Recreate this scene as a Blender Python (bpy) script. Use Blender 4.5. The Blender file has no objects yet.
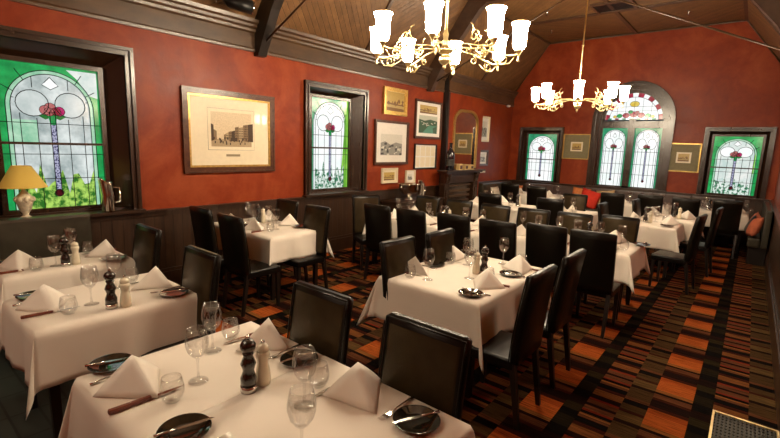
import bpy, bmesh, math, random
from mathutils import Vector, Matrix
R = math.radians
random.seed(7)
C = bpy.context.scene.collection
SC = bpy.context.scene

# ------------------------------------------------------------------ materials
def newmat(name):
    m = bpy.data.materials.new(name); m.use_nodes = True
    nt = m.node_tree
    b = nt.nodes['Principled BSDF']
    return m, nt, b
def N(nt, t, **k):
    n = nt.nodes.new(t)
    for a, v in k.items(): setattr(n, a, v)
    return n
def mathn(nt, op, a, b=None, c=None):
    n = nt.nodes.new('ShaderNodeMath'); n.operation = op
    for i, v in enumerate((a, b, c)):
        if v is None: continue
        if isinstance(v, (int, float)): n.inputs[i].default_value = v
        else: nt.links.new(v, n.inputs[i])
    return n.outputs[0]
def ramp(nt, fac, stops, interp='LINEAR'):
    n = nt.nodes.new('ShaderNodeValToRGB'); cr = n.color_ramp; cr.interpolation = interp
    while len(cr.elements) > 1: cr.elements.remove(cr.elements[0])
    cr.elements[0].position = stops[0][0]; cr.elements[0].color = (*stops[0][1], 1)
    for p, c in stops[1:]:
        e = cr.elements.new(p); e.color = (*c, 1)
    nt.links.new(fac, n.inputs[0]); return n.outputs[0]
def mixc(nt, fac, a, b, mode='MIX'):
    n = nt.nodes.new('ShaderNodeMix'); n.data_type = 'RGBA'; n.blend_type = mode
    for i, v in ((0, fac), (6, a), (7, b)):
        if isinstance(v, (int, float)): n.inputs[i].default_value = v
        elif isinstance(v, tuple): n.inputs[i].default_value = (*v, 1)
        else: nt.links.new(v, n.inputs[i])
    return n.outputs[2]
def noise(nt, scale, detail=3, vec=None, rough=.5, dist=0):
    n = nt.nodes.new('ShaderNodeTexNoise'); n.inputs['Scale'].default_value = scale
    n.inputs['Detail'].default_value = detail; n.inputs['Roughness'].default_value = rough
    n.inputs['Distortion'].default_value = dist
    if vec is not None: nt.links.new(vec, n.inputs['Vector'])
    return n.outputs['Fac']
def objco(nt): return nt.nodes.new('ShaderNodeTexCoord').outputs['Object']
def scaled(nt, vec, s):
    n = nt.nodes.new('ShaderNodeMapping'); n.inputs['Scale'].default_value = s
    nt.links.new(vec, n.inputs['Vector']); return n.outputs[0]
def bump(nt, b, h, strength=.3, dist=.01):
    n = nt.nodes.new('ShaderNodeBump'); n.inputs['Strength'].default_value = strength
    n.inputs['Distance'].default_value = dist
    nt.links.new(h, n.inputs['Height']); nt.links.new(n.outputs[0], b.inputs['Normal'])
def simple(name, col, rough=.5, metal=0, coat=0, spec=.5, var=0.0, vscale=20, bmp=0, bscale=200):
    m, nt, b = newmat(name)
    b.inputs['Base Color'].default_value = (*col, 1); b.inputs['Roughness'].default_value = rough
    b.inputs['Metallic'].default_value = metal; b.inputs['Coat Weight'].default_value = coat
    b.inputs['Specular IOR Level'].default_value = spec
    co = objco(nt)
    f = noise(nt, vscale, 3, co)
    lo = tuple(max(0, c*(1-var)) for c in col); hi = tuple(min(1, c*(1+var)) for c in col)
    nt.links.new(ramp(nt, f, [(.3, lo), (.7, hi)]), b.inputs['Base Color'])
    if bmp: bump(nt, b, noise(nt, bscale, 2, co), bmp, .003)
    return m
def wood(name, c1, c2, rough=.35, scale=(1.5, 1.5, 22), coat=.3):
    m, nt, b = newmat(name)
    co = scaled(nt, objco(nt), scale)
    f = noise(nt, 2.2, 6, co, .6, .4)
    nt.links.new(ramp(nt, f, [(.3, c1), (.7, c2)]), b.inputs['Base Color'])
    b.inputs['Roughness'].default_value = rough; b.inputs['Coat Weight'].default_value = coat
    b.inputs['Coat Roughness'].default_value = .25
    bump(nt, b, f, .15, .004)
    return m
def glassmat(name, tint=(.95, .97, .96), refl=.10):
    m = bpy.data.materials.new(name); m.use_nodes = True; nt = m.node_tree; nt.nodes.clear()
    out = N(nt, 'ShaderNodeOutputMaterial'); mx = N(nt, 'ShaderNodeMixShader'); tr = N(nt, 'ShaderNodeBsdfTransparent')
    gl = N(nt, 'ShaderNodeBsdfGlossy'); gl.inputs['Roughness'].default_value = .04
    lw = N(nt, 'ShaderNodeLayerWeight'); lw.inputs['Blend'].default_value = .25
    f = mathn(nt, 'MULTIPLY_ADD', lw.outputs['Facing'], .32, refl)
    col = ramp(nt, lw.outputs['Facing'], [(0.0, tint), (.55, tuple(c*.97 for c in tint)), (1, tuple(c*.72 for c in tint))])
    nt.links.new(col, tr.inputs[0]); nt.links.new(f, mx.inputs[0])
    nt.links.new(tr.outputs[0], mx.inputs[1]); nt.links.new(gl.outputs[0], mx.inputs[2]); nt.links.new(mx.outputs[0], out.inputs[0])
    return m
def emis(name, col, strength, col2=None, scale=12, gloss=.06, lo=.35, hi=.65):
    m = bpy.data.materials.new(name); m.use_nodes = True; nt = m.node_tree; nt.nodes.clear()
    out = N(nt, 'ShaderNodeOutputMaterial'); em = N(nt, 'ShaderNodeEmission'); em.inputs['Strength'].default_value = strength
    if col2:
        f = noise(nt, scale, 4, objco(nt), .6)
        nt.links.new(ramp(nt, f, [(lo, col), (hi, col2)]), em.inputs[0])
    else: em.inputs[0].default_value = (*col, 1)
    gl = N(nt, 'ShaderNodeBsdfGlossy'); gl.inputs['Roughness'].default_value = .15
    mx = N(nt, 'ShaderNodeMixShader'); mx.inputs[0].default_value = gloss
    nt.links.new(em.outputs[0], mx.inputs[1]); nt.links.new(gl.outputs[0], mx.inputs[2]); nt.links.new(mx.outputs[0], out.inputs[0])
    return m

def mat_wall():
    m, nt, b = newmat('red_plaster'); co = objco(nt)
    f1 = noise(nt, 1.1, 5, co, .62, 1.2); f2 = noise(nt, 6, 5, co, .7, .6)
    c = ramp(nt, f1, [(.28, (.16, .017, .0045)), (.5, (.24, .030, .007)), (.72, (.36, .070, .019))])
    c = mixc(nt, .35, c, ramp(nt, f2, [(.3, (.16, .018, .005)), (.7, (.32, .064, .016))]))
    nt.links.new(c, b.inputs['Base Color'])
    nt.links.new(ramp(nt, f2, [(.3, (.32,)*3), (.7, (.5,)*3)]), b.inputs['Roughness'])
    b.inputs['Specular IOR Level'].default_value = .25
    bump(nt, b, f2, .25, .01)
    return m
def mat_boards():
    m, nt, b = newmat('ceiling_boards')
    uv = N(nt, 'ShaderNodeUVMap', uv_map='board'); sep = N(nt, 'ShaderNodeSeparateXYZ'); nt.links.new(uv.outputs[0], sep.inputs[0])
    u = mathn(nt, 'DIVIDE', sep.outputs[0], .085); fr = mathn(nt, 'FRACT', u); fl = mathn(nt, 'FLOOR', u)
    wn = N(nt, 'ShaderNodeTexWhiteNoise', noise_dimensions='1D'); nt.links.new(fl, wn.inputs['W'])
    c = ramp(nt, wn.outputs['Value'], [(0, (.125, .058, .020)), (1, (.185, .090, .032))])
    g = ramp(nt, fr, [(0, (.25,)*3), (.05, (.5,)*3), (.1, (1,)*3), (.94, (1,)*3), (.97, (1.5,)*3), (1, (.5,)*3)])
    f = noise(nt, 8, 4, scaled(nt, objco(nt), (1, 1, 1)), .6)
    c = mixc(nt, 1.0, c, g, 'MULTIPLY'); c = mixc(nt, 1.0, c, ramp(nt, f, [(.3, (.75,)*3), (.7, (1.2,)*3)]), 'MULTIPLY')
    nt.links.new(c, b.inputs['Base Color']); b.inputs['Roughness'].default_value = .42
    bump(nt, b, g, .5, .006)
    return m
def mat_panel():
    m, nt, b = newmat('dado_boards'); co = objco(nt)
    sep = N(nt, 'ShaderNodeSeparateXYZ'); nt.links.new(co, sep.inputs[0])
    s = mathn(nt, 'ADD', sep.outputs[0], sep.outputs[1]); u = mathn(nt, 'DIVIDE', s, .11); fr = mathn(nt, 'FRACT', u)
    g = ramp(nt, fr, [(0, (.25,)*3), (.06, (1,)*3), (.95, (1,)*3), (1, (.3,)*3)])
    f = noise(nt, 2.4, 6, scaled(nt, co, (9, 9, .8)), .6)
    c = ramp(nt, f, [(.3, (.022, .009, .004)), (.7, (.052, .023, .009))])
    nt.links.new(mixc(nt, 1.0, c, g, 'MULTIPLY'), b.inputs['Base Color']); b.inputs['Roughness'].default_value = .4
    b.inputs['Coat Weight'].default_value = .2
    bump(nt, b, g, .5, .006); return m
def mat_carpet():
    m, nt, b = newmat('striped_carpet')
    co = objco(nt); sep = N(nt, 'ShaderNodeSeparateXYZ'); nt.links.new(co, sep.inputs[0])
    X, Y = sep.outputs[0], sep.outputs[1]
    P = .72
    tx = mathn(nt, 'DIVIDE', mathn(nt, 'ADD', X, 7.2*2-4.99), P)
    k = mathn(nt, 'FLOOR', tx); t = mathn(nt, 'FRACT', tx)
    shift = mathn(nt, 'MULTIPLY', k, .37)
    def v(off, per): return mathn(nt, 'FRACT', mathn(nt, 'ADD', mathn(nt, 'ADD', mathn(nt, 'DIVIDE', Y, per), shift), off))
    org = (.46, .105, .020); org2 = (.36, .070, .014); drk = (.016, .006, .004); brn = (.13, .045, .018); olv = (.070, .036, .013)
    red = (.20, .026, .010); och = (.27, .10, .026); blk = (.006, .004, .003); mar = (.05, .012, .006)
    c1 = ramp(nt, v(.05, .58), [(0, org), (.30, org2), (.42, mar), (.5, drk), (.68, mar), (.74, brn), (.86, drk), (.92, och)], 'CONSTANT')
    c2 = ramp(nt, v(.3, .58), [(0, blk), (.2, (.018, .012, .006)), (.45, blk), (.62, (.03, .02, .008)), (.8, drk)], 'CONSTANT')
    c3 = ramp(nt, v(.55, .58), [(0, brn), (.10, drk), (.16, brn), (.26, red), (.31, drk), (.42, (.20, .07, .02)), (.58, mar), (.66, blk), (.78, brn), (.84, och), (.88, blk), (.95, red)], 'CONSTANT')
    c4 = ramp(nt, v(.8, .58), [(0, olv), (.22, drk), (.3, (.12, .066, .022)), (.5, mar), (.56, olv), (.72, blk), (.84, brn), (.92, olv)], 'CONSTANT')
    sel = lambda a: mathn(nt, 'GREATER_THAN', t, a)
    c = mixc(nt, sel(.333), c1, c2); c = mixc(nt, sel(.5), c, c3); c = mixc(nt, sel(.778), c, c4)
    f = noise(nt, 1, 4, scaled(nt, co, (5, 110, 1)), .7)
    c = mixc(nt, 1.0, c, ramp(nt, f, [(.34, (.30,)*3), (.52, (1.0,)*3), (.72, (1.5,)*3)]), 'MULTIPLY')
    f2 = noise(nt, 260, 2, co)
    c = mixc(nt, 1.0, c, ramp(nt, f2, [(.3, (.62,)*3), (.7, (.92,)*3)]), 'MULTIPLY')
    nt.links.new(c, b.inputs['Base Color']); b.inputs['Roughness'].default_value = .95
    b.inputs['Specular IOR Level'].default_value = .03
    bump(nt, b, f2, .4, .004); return m
def mat_tile():
    m, nt, b = newmat('slate_tile'); co = objco(nt)
    br = N(nt, 'ShaderNodeTexBrick'); br.inputs['Scale'].default_value = 1.6; br.offset = 0
    br.inputs['Color1'].default_value = (.035, .045, .038, 1); br.inputs['Color2'].default_value = (.028, .036, .03, 1)
    br.inputs['Mortar'].default_value = (.012, .014, .012, 1); br.inputs['Mortar Size'].default_value = .012
    nt.links.new(co, br.inputs['Vector']); nt.links.new(br.outputs[0], b.inputs['Base Color']); b.inputs['Roughness'].default_value = .5
    return m
def mat_cloth(name, col):
    m, nt, b = newmat(name); co = objco(nt)
    f = noise(nt, 4, 3, co); w = noise(nt, 420, 2, co)
    c = ramp(nt, f, [(.3, tuple(x*.95 for x in col)), (.7, col)])
    nt.links.new(c, b.inputs['Base Color']); b.inputs['Roughness'].default_value = .85
    b.inputs['Sheen Weight'].default_value = .15; b.inputs['Specular IOR Level'].default_value = .2
    bump(nt, b, w, .12, .002); return m
def mat_print(name, paper, ink, scale=9, horizon=.0, thr=(.42, .58)):
    # engraved picture: darker, busier towards the bottom, blank sky above
    m, nt, b = newmat(name)
    uv = N(nt, 'ShaderNodeUVMap', uv_map='UVMap'); sep = N(nt, 'ShaderNodeSeparateXYZ'); nt.links.new(uv.outputs[0], sep.inputs[0])
    f = noise(nt, scale, 8, scaled(nt, uv.outputs[0], (1.6, 1, 1)), .75, .5)
    col = noise(nt, 7, 2, scaled(nt, uv.outputs[0], (1, .02, 1)), .5)
    lim = mathn(nt, 'ADD', mathn(nt, 'MULTIPLY', col, .9), .22 + horizon)
    below = mathn(nt, 'LESS_THAN', sep.outputs[1], lim)
    d = ramp(nt, f, [(thr[0], (1,)*3), (thr[1], (0,)*3)])
    k = mathn(nt, 'MULTIPLY', mathn(nt, 'MULTIPLY_ADD', below, .8, .12), d)
    nt.links.new(mixc(nt, k, paper, ink), b.inputs['Base Color']); b.inputs['Roughness'].default_value = .25
    b.inputs['Coat Weight'].default_value = .4; b.inputs['Coat Roughness'].default_value = .05
    return m

M = {}
M['wall'] = mat_wall(); M['boards'] = mat_boards(); M['dado'] = mat_panel(); M['carpet'] = mat_carpet(); M['tile'] = mat_tile()
M['wood'] = wood('dark_varnished_wood', (.018, .007, .0035), (.044, .019, .008), .3, (1.5, 22, 1.5), .5)
M['woodv'] = wood('dark_varnished_upright', (.018, .007, .0035), (.046, .020, .008), .25, (14, 14, 1.2), .6)
M['cornice'] = wood('cornice_wood', (.048, .023, .009), (.095, .047, .018), .38, (3, 1.2, 3), .3)
M['beam'] = wood('black_beam_wood', (.006, .003, .002), (.014, .007, .004), .4, (3, 3, 3), .15)
M['batten'] = wood('ceiling_batten_wood', (.045, .020, .010), (.075, .036, .016), .4, (3, 3, 3), .3)
M['leather'] = simple('black_leather', (.0035, .0028, .0022), .34, 0, .06, .28, .25, 9, .25, 160)
M['leather2'] = simple('brown_black_leather', (.005, .0036, .0020), .30, 0, 0, .26, .25, 9, .25, 160)
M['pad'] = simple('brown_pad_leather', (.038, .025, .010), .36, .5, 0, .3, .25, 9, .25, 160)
M['leg'] = simple('dark_stained_leg', (.010, .006, .004), .4, 0, .2)
M['cloth'] = mat_cloth('cream_table_linen', (.82, .74, .63))
M['napkin'] = mat_cloth('cream_napkin_linen', (.86, .79, .69))
M['glass'] = glassmat('clear_glass', (.99, .99, .985), .08)
M['steel'] = simple('cutlery_steel', (.72, .70, .66), .18, 1)
M['silver'] = simple('polished_silver', (.78, .74, .66), .15, 1)
M['brass'] = simple('polished_brass', (.92, .70, .34), .30, 1, 0, .5, .15, 12)
M['handle'] = wood('red_brown_handle', (.10, .018, .008), (.20, .045, .018), .3, (20, 20, 20), .3)
M['mill'] = wood('black_brown_mill', (.008, .004, .0025), (.020, .010, .005), .25, (8, 8, 8), .8)
M['salt'] = simple('cream_salt_mill', (.78, .70, .52), .25, 0, .6)
M['plate'] = simple('dark_smoked_plate', (.012, .010, .006), .08, 0, 1)
M['gold'] = simple('gilt_frame', (.62, .40, .12), .32, .85, 0, .5, .2, 30)
M['frame'] = wood('brown_frame', (.045, .014, .007), (.11, .040, .018), .28, (8, 8, 8), .5)
M['blackframe'] = simple('black_frame', (.012, .009, .007), .3, 0, .3)
M['mount'] = simple('cream_mount', (.80, .70, .50), .4, 0, .5, .5, .03)
M['mountw'] = simple('white_mount', (.84, .80, .72), .4, 0, .5, .5, .03)
M['mountg'] = simple('olive_mount', (.20, .17, .085), .6, 0, .2, .5, .1)
M['print'] = mat_print('sepia_street_print', (.62, .48, .30), (.035, .022, .012), 10, .08, (.40, .56))
M['print2'] = mat_print('grey_harbour_print', (.66, .62, .52), (.03, .03, .03), 9, .25)
M['print3'] = mat_print('green_landscape_print', (.62, .60, .48), (.02, .06, .035), 5, .35)
M['print4'] = mat_print('amber_landscape_print', (.60, .44, .16), (.12, .05, .01), 8, .5)
M['print5'] = mat_print('small_sepia_print', (.70, .55, .34), (.10, .05, .02), 8, .15)
M['lead'] = simple('lead_came', (.012, .012, .012), .5, .3)
M['shade1'] = emis('lit_opal_glass', (1, .83, .60), 135, None, gloss=.03)
M['shade2'] = emis('lit_opal_glass_far', (1, .83, .60), 95, None, gloss=.03)
M['shade3'] = emis('lit_opal_glass_dimmed', (1, .83, .60), 48, None, gloss=.03)
M['rim'] = simple('shade_rim_glass', (.75, .5, .25), .2, 0, .5)
M['urn'] = simple('cream_ceramic', (.72, .62, .44), .4, 0, .5, .5, .2, 40)
M['bottle'] = simple('dark_bottle_glass', (.006, .006, .010), .07, 0, .8)
M['white'] = simple('white_plastic', (.75, .72, .68), .4)
M['red'] = simple('red_cushion_fabric', (.62, .035, .015), .8, 0, 0, .3, .1)
M['orange'] = simple('orange_cushion_fabric', (.60, .20, .06), .85, 0, 0, .3, .2, 14)
M['tan'] = simple('tan_cushion_fabric', (.52, .34, .16), .85, 0, 0, .3, .35, 25)
M['rust'] = simple('rust_cushion_fabric', (.40, .10, .045), .85, 0, 0, .3, .2, 14)
M['cream'] = simple('cream_cushion_fabric', (.62, .54, .42), .85, 0, 0, .3, .2, 20)
M['black'] = simple('black_iron', (.006, .006, .006), .35, .2)
M['mirror'] = simple('mirror_glass', (.75, .70, .60), .03, 1)
M['bench'] = simple('bench_leather', (.040, .034, .022), .34, 0, .3, .5, .2, 9, .2, 160)
M['benchback'] = simple('far_bench_leather', (.075, .045, .036), .38, 0, .3, .5, .2, 9, .2, 160)
M['label'] = simple('bottle_label_black', (.03, .026, .02), .5)
M['candle'] = simple('cream_carton', (.70, .50, .22), .6)
G = {}
W = .95
G['white'] = emis('pale_glass', (.62, .78, .74), W, (.98, 1.0, .96), 5)
G['whiteB'] = emis('bright_pale_glass', (.88, .96, .94), W*1.15, (1, 1, 1), 5)
G['grey'] = emis('rippled_grey_glass', (.24, .33, .33), W*1.05, (.82, .90, .88), 3.6, .08)
G['curl'] = emis('curl_glass', (.50, .60, .58), W, (.80, .86, .84), 4)
G['mint'] = emis('mint_glass', (.25, .60, .38), W, (.55, .85, .62), 6)
G['green'] = emis('green_glass', (.008, .24, .06), W, (.02, .48, .12), 6)
G['teal'] = emis('teal_green_glass', (.012, .22, .10), W, (.03, .40, .19), 6)
G['lime'] = emis('lime_glass', (.10, .45, .03), W, (.35, .75, .10), 6)
G['red'] = emis('ruby_glass', (.25, .01, .03), W, (.5, .03, .08), 9)
G['pink'] = emis('rose_glass', (.40, .08, .08), W, (.62, .22, .22), 9)
G['mag'] = emis('magenta_glass', (.40, .0, .10), W, (.6, .02, .18), 9)
G['dark'] = emis('garnet_glass', (.05, .004, .006), W, (.12, .01, .02), 9)
G['blue'] = emis('blue_stem_glass', (.03, .03, .12), W, (.50, .52, .70), 60, .06, .45, .5)
G['yellow'] = emis('amber_glass', (.75, .50, .04), W, (.9, .75, .2), 9)
G['foliage'] = emis('garden_behind_glass', (.03, .17, .02), W, (.50, .80, .15), 16, .06, .42, .6)
G['foliageB'] = emis('pale_garden_behind_glass', (.03, .22, .10), W, (.85, .95, .88), 22, .06, .44, .54)
G['leaf'] = emis('leaf_glass', (.01, .16, .03), W, (.02, .30, .06), 9)

# ------------------------------------------------------------------ mesh helpers
class MB:
    def __init__(s): s.bm = bmesh.new(); s.bm.loops.layers.uv.new('UVMap')
    def box(s, x0, x1, y0, y1, z0, z1, mi=0, bev=0):
        vs = [s.bm.verts.new((x, y, z)) for x in (x0, x1) for y in (y0, y1) for z in (z0, z1)]
        fs = [s.bm.faces.new([vs[i] for i in q]) for q in ((0,1,3,2),(4,6,7,5),(0,4,5,1),(2,3,7,6),(0,2,6,4),(1,5,7,3))]
        for f in fs: f.material_index = mi
        if bev:
            es = list({e for f in fs for e in f.edges})
            r = bmesh.ops.bevel(s.bm, geom=es, offset=bev, segments=2, affect='EDGES', profile=.7)
            for f in r['faces']: f.material_index = mi
        return s
    def hexa(s, bottom, top, mi=0, bev=0):
        b = [s.bm.verts.new(p) for p in bottom]; t = [s.bm.verts.new(p) for p in top]; n = len(b)
        fs = [s.bm.faces.new(b[::-1]), s.bm.faces.new(t)] + [s.bm.faces.new((b[i], b[(i+1)%n], t[(i+1)%n], t[i])) for i in range(n)]
        for f in fs: f.material_index = mi
        if bev:
            es = list({e for f in fs for e in f.edges})
            bmesh.ops.bevel(s.bm, geom=es, offset=bev, segments=2, affect='EDGES', profile=.7)
        return s
    def lathe(s, prof, seg=20, cen=(0,0,0), mi=0, smooth=True):
        rings = []
        for r, z in prof:
            if r < 1e-5: rings.append([s.bm.verts.new((cen[0], cen[1], cen[2]+z))])
            else: rings.append([s.bm.verts.new((cen[0]+r*math.cos(2*math.pi*i/seg), cen[1]+r*math.sin(2*math.pi*i/seg), cen[2]+z)) for i in range(seg)])
        for a, b in zip(rings, rings[1:]):
            for i in range(seg):
                j = (i+1) % seg
                if len(a) == 1 and len(b) == 1: continue
                if len(a) == 1: f = s.bm.faces.new((a[0], b[j], b[i]))
                elif len(b) == 1: f = s.bm.faces.new((a[i], a[j], b[0]))
                else: f = s.bm.faces.new((a[i], a[j], b[j], b[i]))
                f.material_index = mi; f.smooth = smooth
        return s
    def tube(s, pts, r, seg=6, mi=0, cap=True):
        pts = [Vector(p) for p in pts]; n = len(pts); rs = r if isinstance(r, (list, tuple)) else [r]*n
        rings = []; up = Vector((0, 0, 1))
        for i, p in enumerate(pts):
            d = (pts[min(i+1, n-1)] - pts[max(i-1, 0)]).normalized()
            a = d.cross(up)
            if a.length < .05: a = d.cross(Vector((1, 0, 0)))
            a.normalize(); b = a.cross(d).normalized()
            rings.append([s.bm.verts.new(p + rs[i]*(a*math.cos(2*math.pi*k/seg) + b*math.sin(2*math.pi*k/seg))) for k in range(seg)])
        for a, b in zip(rings, rings[1:]):
            for k in range(seg):
                f = s.bm.faces.new((a[k], a[(k+1)%seg], b[(k+1)%seg], b[k])); f.smooth = True; f.material_index = mi
        if cap:
            for ring in (rings[0][::-1], rings[-1]): s.bm.faces.new(ring).material_index = mi
        return s
    def face(s, pts, mi=0, uvs=None):
        f = s.bm.faces.new([s.bm.verts.new(p) for p in pts]); f.material_index = mi
        if uvs:
            l = s.bm.loops.layers.uv['UVMap']
            for lp, u in zip(f.loops, uvs): lp[l].uv = u
        return f
    def build(s, name, mats, parent=None, smooth=False, recalc=True):
        if recalc: bmesh.ops.recalc_face_normals(s.bm, faces=s.bm.faces)
        me = bpy.data.meshes.new(name); s.bm.to_mesh(me); s.bm.free()
        for m in (mats if isinstance(mats, (list, tuple)) else [mats]): me.materials.append(m)
        if smooth:
            for p in me.polygons: p.use_smooth = True
        o = bpy.data.objects.new(name, me); C.objects.link(o)
        if parent: o.parent = parent
        return o
def empty(name, loc=(0,0,0), rz=0):
    o = bpy.data.objects.new(name, None); C.objects.link(o); o.location = loc; o.rotation_euler = (0, 0, rz)
    o.empty_display_size = .1; return o
def tag(o, label, cat, group=None, kind=None):
    o['label'] = label; o['category'] = cat
    if group: o['group'] = group
    if kind: o['kind'] = kind
    return o
def struct(o, label=None):
    o['kind'] = 'structure'
    if label: o['label'] = label
    return o
KIDS = {}
def copy_tree(src, loc, rz, parent=None):
    c = src.copy(); C.objects.link(c)
    if parent: c.parent = parent
    else: c.location = loc; c.rotation_euler = (0, 0, rz)
    for ch in [o for o in KIDLIST(src)]: copy_tree(ch, None, None, c)
    return c
def KIDLIST(o): return list(o.children)
PROTO = {}; SCL = {}
def inst(key, make, loc, rz, label, cat, group=None):
    """first use moves the prototype itself, later uses copy it and its parts"""
    if key not in PROTO:
        o = make(); PROTO[key] = o; o.location = loc; o.rotation_euler = (0, 0, rz)
        k_ = SCL.get(key, 1); o.scale = (k_, k_, k_)
    else: o = copy_tree(PROTO[key], loc, rz)
    return tag(o, label, cat, group)

# ------------------------------------------------------------------ camera (81 deg wide lens, standing height)
CAM = Vector((5.35, 0, 1.8)); FPX = 439.708; CX, CY = 390, 219
def cvec(p): return Vector((p[0]-CX, -(p[1]-CY), -FPX)).normalized()
ex = -cvec((-155, 127.5)); ey = cvec((755, 158)); ey = (ey - ex*ex.dot(ey)).normalized(); ez = ex.cross(ey)
cam = bpy.data.cameras.new('camera'); cam.sensor_width = 36; cam.lens = 36*FPX/780; cam.clip_start = .05
co = bpy.data.objects.new('camera', cam); C.objects.link(co)
rot = Matrix((ex, ey, ez))          # world = rot @ camera vector
co.matrix_world = Matrix.Translation(CAM) @ rot.to_4x4(); SC.camera = co

# ------------------------------------------------------------------ room
XW, YF, YB = 5.75, 11.8, -2.6       # right wall, far wall, back wall; left wall is x = 0
Z1, ZC, XS = 3.34, 4.55, .88        # slope foot, flat ceiling, slope run
def poly_wall(name, outer, holes, fn, thick, mats):
    bm = bmesh.new(); bm.loops.layers.uv.new('UVMap')
    def loop(pts):
        vs = [bm.verts.new(fn(u, v)) for u, v in pts]
        return [bm.edges.new((vs[i], vs[(i+1) % len(vs)])) for i in range(len(vs))]
    es = loop(outer)
    for h in holes: es += loop(h)
    bmesh.ops.triangle_fill(bm, edges=es, use_beauty=True)
    r = bmesh.ops.extrude_face_region(bm, geom=bm.faces[:])
    bmesh.ops.translate(bm, vec=thick, verts=[g for g in r['geom'] if isinstance(g, bmesh.types.BMVert)])
    s = MB.__new__(MB); s.bm = bm
    return struct(s.build(name, mats))
def rect(a0, a1, b0, b1): return [(a0, b0), (a1, b0), (a1, b1), (a0, b1)]
# openings
LW = [(.63, 2.05), (4.42, 5.82)]                    # left wall windows outer architrave (y)
holesL = [rect(a+.07, b-.07, .97, 2.66) for a, b in LW]
poly_wall('wall_left', rect(YB, YF, 0, 3.40), holesL, lambda u, v: (0, u, v), (-.4, 0, 0), M['wall'])
poly_wall('wall_right', rect(YB, YF, 0, 3.40), [], lambda u, v: (XW, u, v), (.2, 0, 0), M['wall'])
arch = [(2.30, .97), (3.70, .97), (3.70, 2.62)] + [(3.0+.70*math.cos(a), 2.62+.70*math.sin(a)) for a in [math.pi*i/24 for i in range(1, 24)]] + [(2.30, 2.62)]
gable = [(0, 0), (XW, 0), (XW, 3.34), (XW-XS, ZC), (XS, ZC), (0, 3.34)]
holesF = [rect(.355, 1.385, .96, 2.34), rect(4.52, 5.54, .96, 2.34), arch]
poly_wall('wall_far', gable, holesF, lambda u, v: (u, YF, v), (0, .35, 0), M['wall'])
poly_wall('wall_back', gable, [], lambda u, v: (u, YB, v), (0, -.2, 0), M['wall'])
# chimney breast on the left wall
BX = .13
b = MB(); b.box(0.001, BX, 8.33, 9.85, 0, 2.98); struct(b.build('wall_chimney_breast', M['wall']))
f = MB(); f.box(-.4, XW+.2, .9, YF+.3, -.1, 0, 0); f.box(2.6, XW+.2, YB-.2, .9, -.1, 0, 0); f.box(-.4, 2.6, YB-.2, .9, -.1, 0, 1)
struct(f.build('floor', [M['carpet'], M['tile']]))
# ceiling with chevron boarding: panels between battens alternate their diagonal
def ceiling():
    bm = bmesh.new(); uvl = bm.loops.layers.uv.new('board')
    ys = [YB, -.25, 1.75, 3.75, 5.75, 7.75, 9.8, YF]; SL = math.hypot(XS, ZC-Z1)
    xs = [(0, Z1, 0), (XS, ZC, SL), (XW/2, ZC, SL+XW/2-XS), (XW-XS, ZC, SL), (XW, Z1, 0)]
    for i in range(len(ys)-1):
        for j in range(4):
            a, b_ = xs[j], xs[j+1]
            q = [(a[0], ys[i], a[1], a[2]), (b_[0], ys[i], b_[1], b_[2]), (b_[0], ys[i+1], b_[1], b_[2]), (a[0], ys[i+1], a[1], a[2])]
            fc = bm.faces.new([bm.verts.new(p[:3]) for p in q])
            sg = 1 if i % 2 else -1
            for lp, p in zip(fc.loops, q): lp[uvl].uv = ((p[3] + sg*p[1])*.7071, 0)
    r = bmesh.ops.extrude_face_region(bm, geom=bm.faces[:])
    bmesh.ops.translate(bm, vec=(0, 0, .12), verts=[g for g in r['geom'] if isinstance(g, bmesh.types.BMVert)])
    me = bpy.data.meshes.new('ceiling'); bm.to_mesh(me); bm.free(); me.materials.append(M['boards'])
    o = bpy.data.objects.new('ceiling', me); C.objects.link(o); struct(o)
ceiling()
# battens
def cpt(t):   # position along the ceiling section, t in metres from left foot
    SL = math.hypot(XS, ZC-Z1)
    if t < SL: return (t/SL*XS, Z1 + t/SL*(ZC-Z1))
    if t < SL + XW-2*XS: return (XS + t-SL, ZC)
    u = (t-SL-(XW-2*XS))/SL; return (XW-XS + u*XS, ZC - u*(ZC-Z1))
def section_beam(mb, yc, wid, dep, ends=0.0):
    prof = [(0+ends, Z1), (XS, ZC), (XW-XS, ZC), (XW-ends, Z1)]
    prof = [(0, Z1-.0), (XS, ZC), (XW-XS, ZC), (XW, Z1-.0)]
    inner = [(.0+dep*.86, Z1-dep*.0), (XS+dep*.43, ZC-dep), (XW-XS-dep*.43, ZC-dep), (XW-dep*.86, Z1-dep*.0)]
    for i in range(3):
        o1, o2, i1, i2 = prof[i], prof[i+1], inner[i], inner[i+1]
        mb.hexa([(p[0], yc-wid/2, p[1]) for p in (o1, o2, i2, i1)], [(p[0], yc+wid/2, p[1]) for p in (o1, o2, i2, i1)])
b = MB()
for y in (1.75, 5.75, 9.8): section_beam(b, y, .07, .035)
for x in (XS, XW/2, XW-XS): b.box(x-.035, x+.035, YB, YF, ZC-.03, ZC)
struct(b.build('trim_1', M['batten']))
b = MB(); b.box(.001, BX+.004, 8.255, 8.328, 0, 3.36); struct(b.build('trim_10', M['beam']))  # narrow dark strip covering the left side face of the chimney breast
# gable edge bead on the far wall
b = MB()
b.tube([(0.02, YF-.02, Z1-.01), (XS, YF-.02, ZC-.02), (XW-XS, YF-.02, ZC-.02), (XW-.02, YF-.02, Z1-.01)], .016)
struct(b.build('trim_2', M['cornice']))
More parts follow.
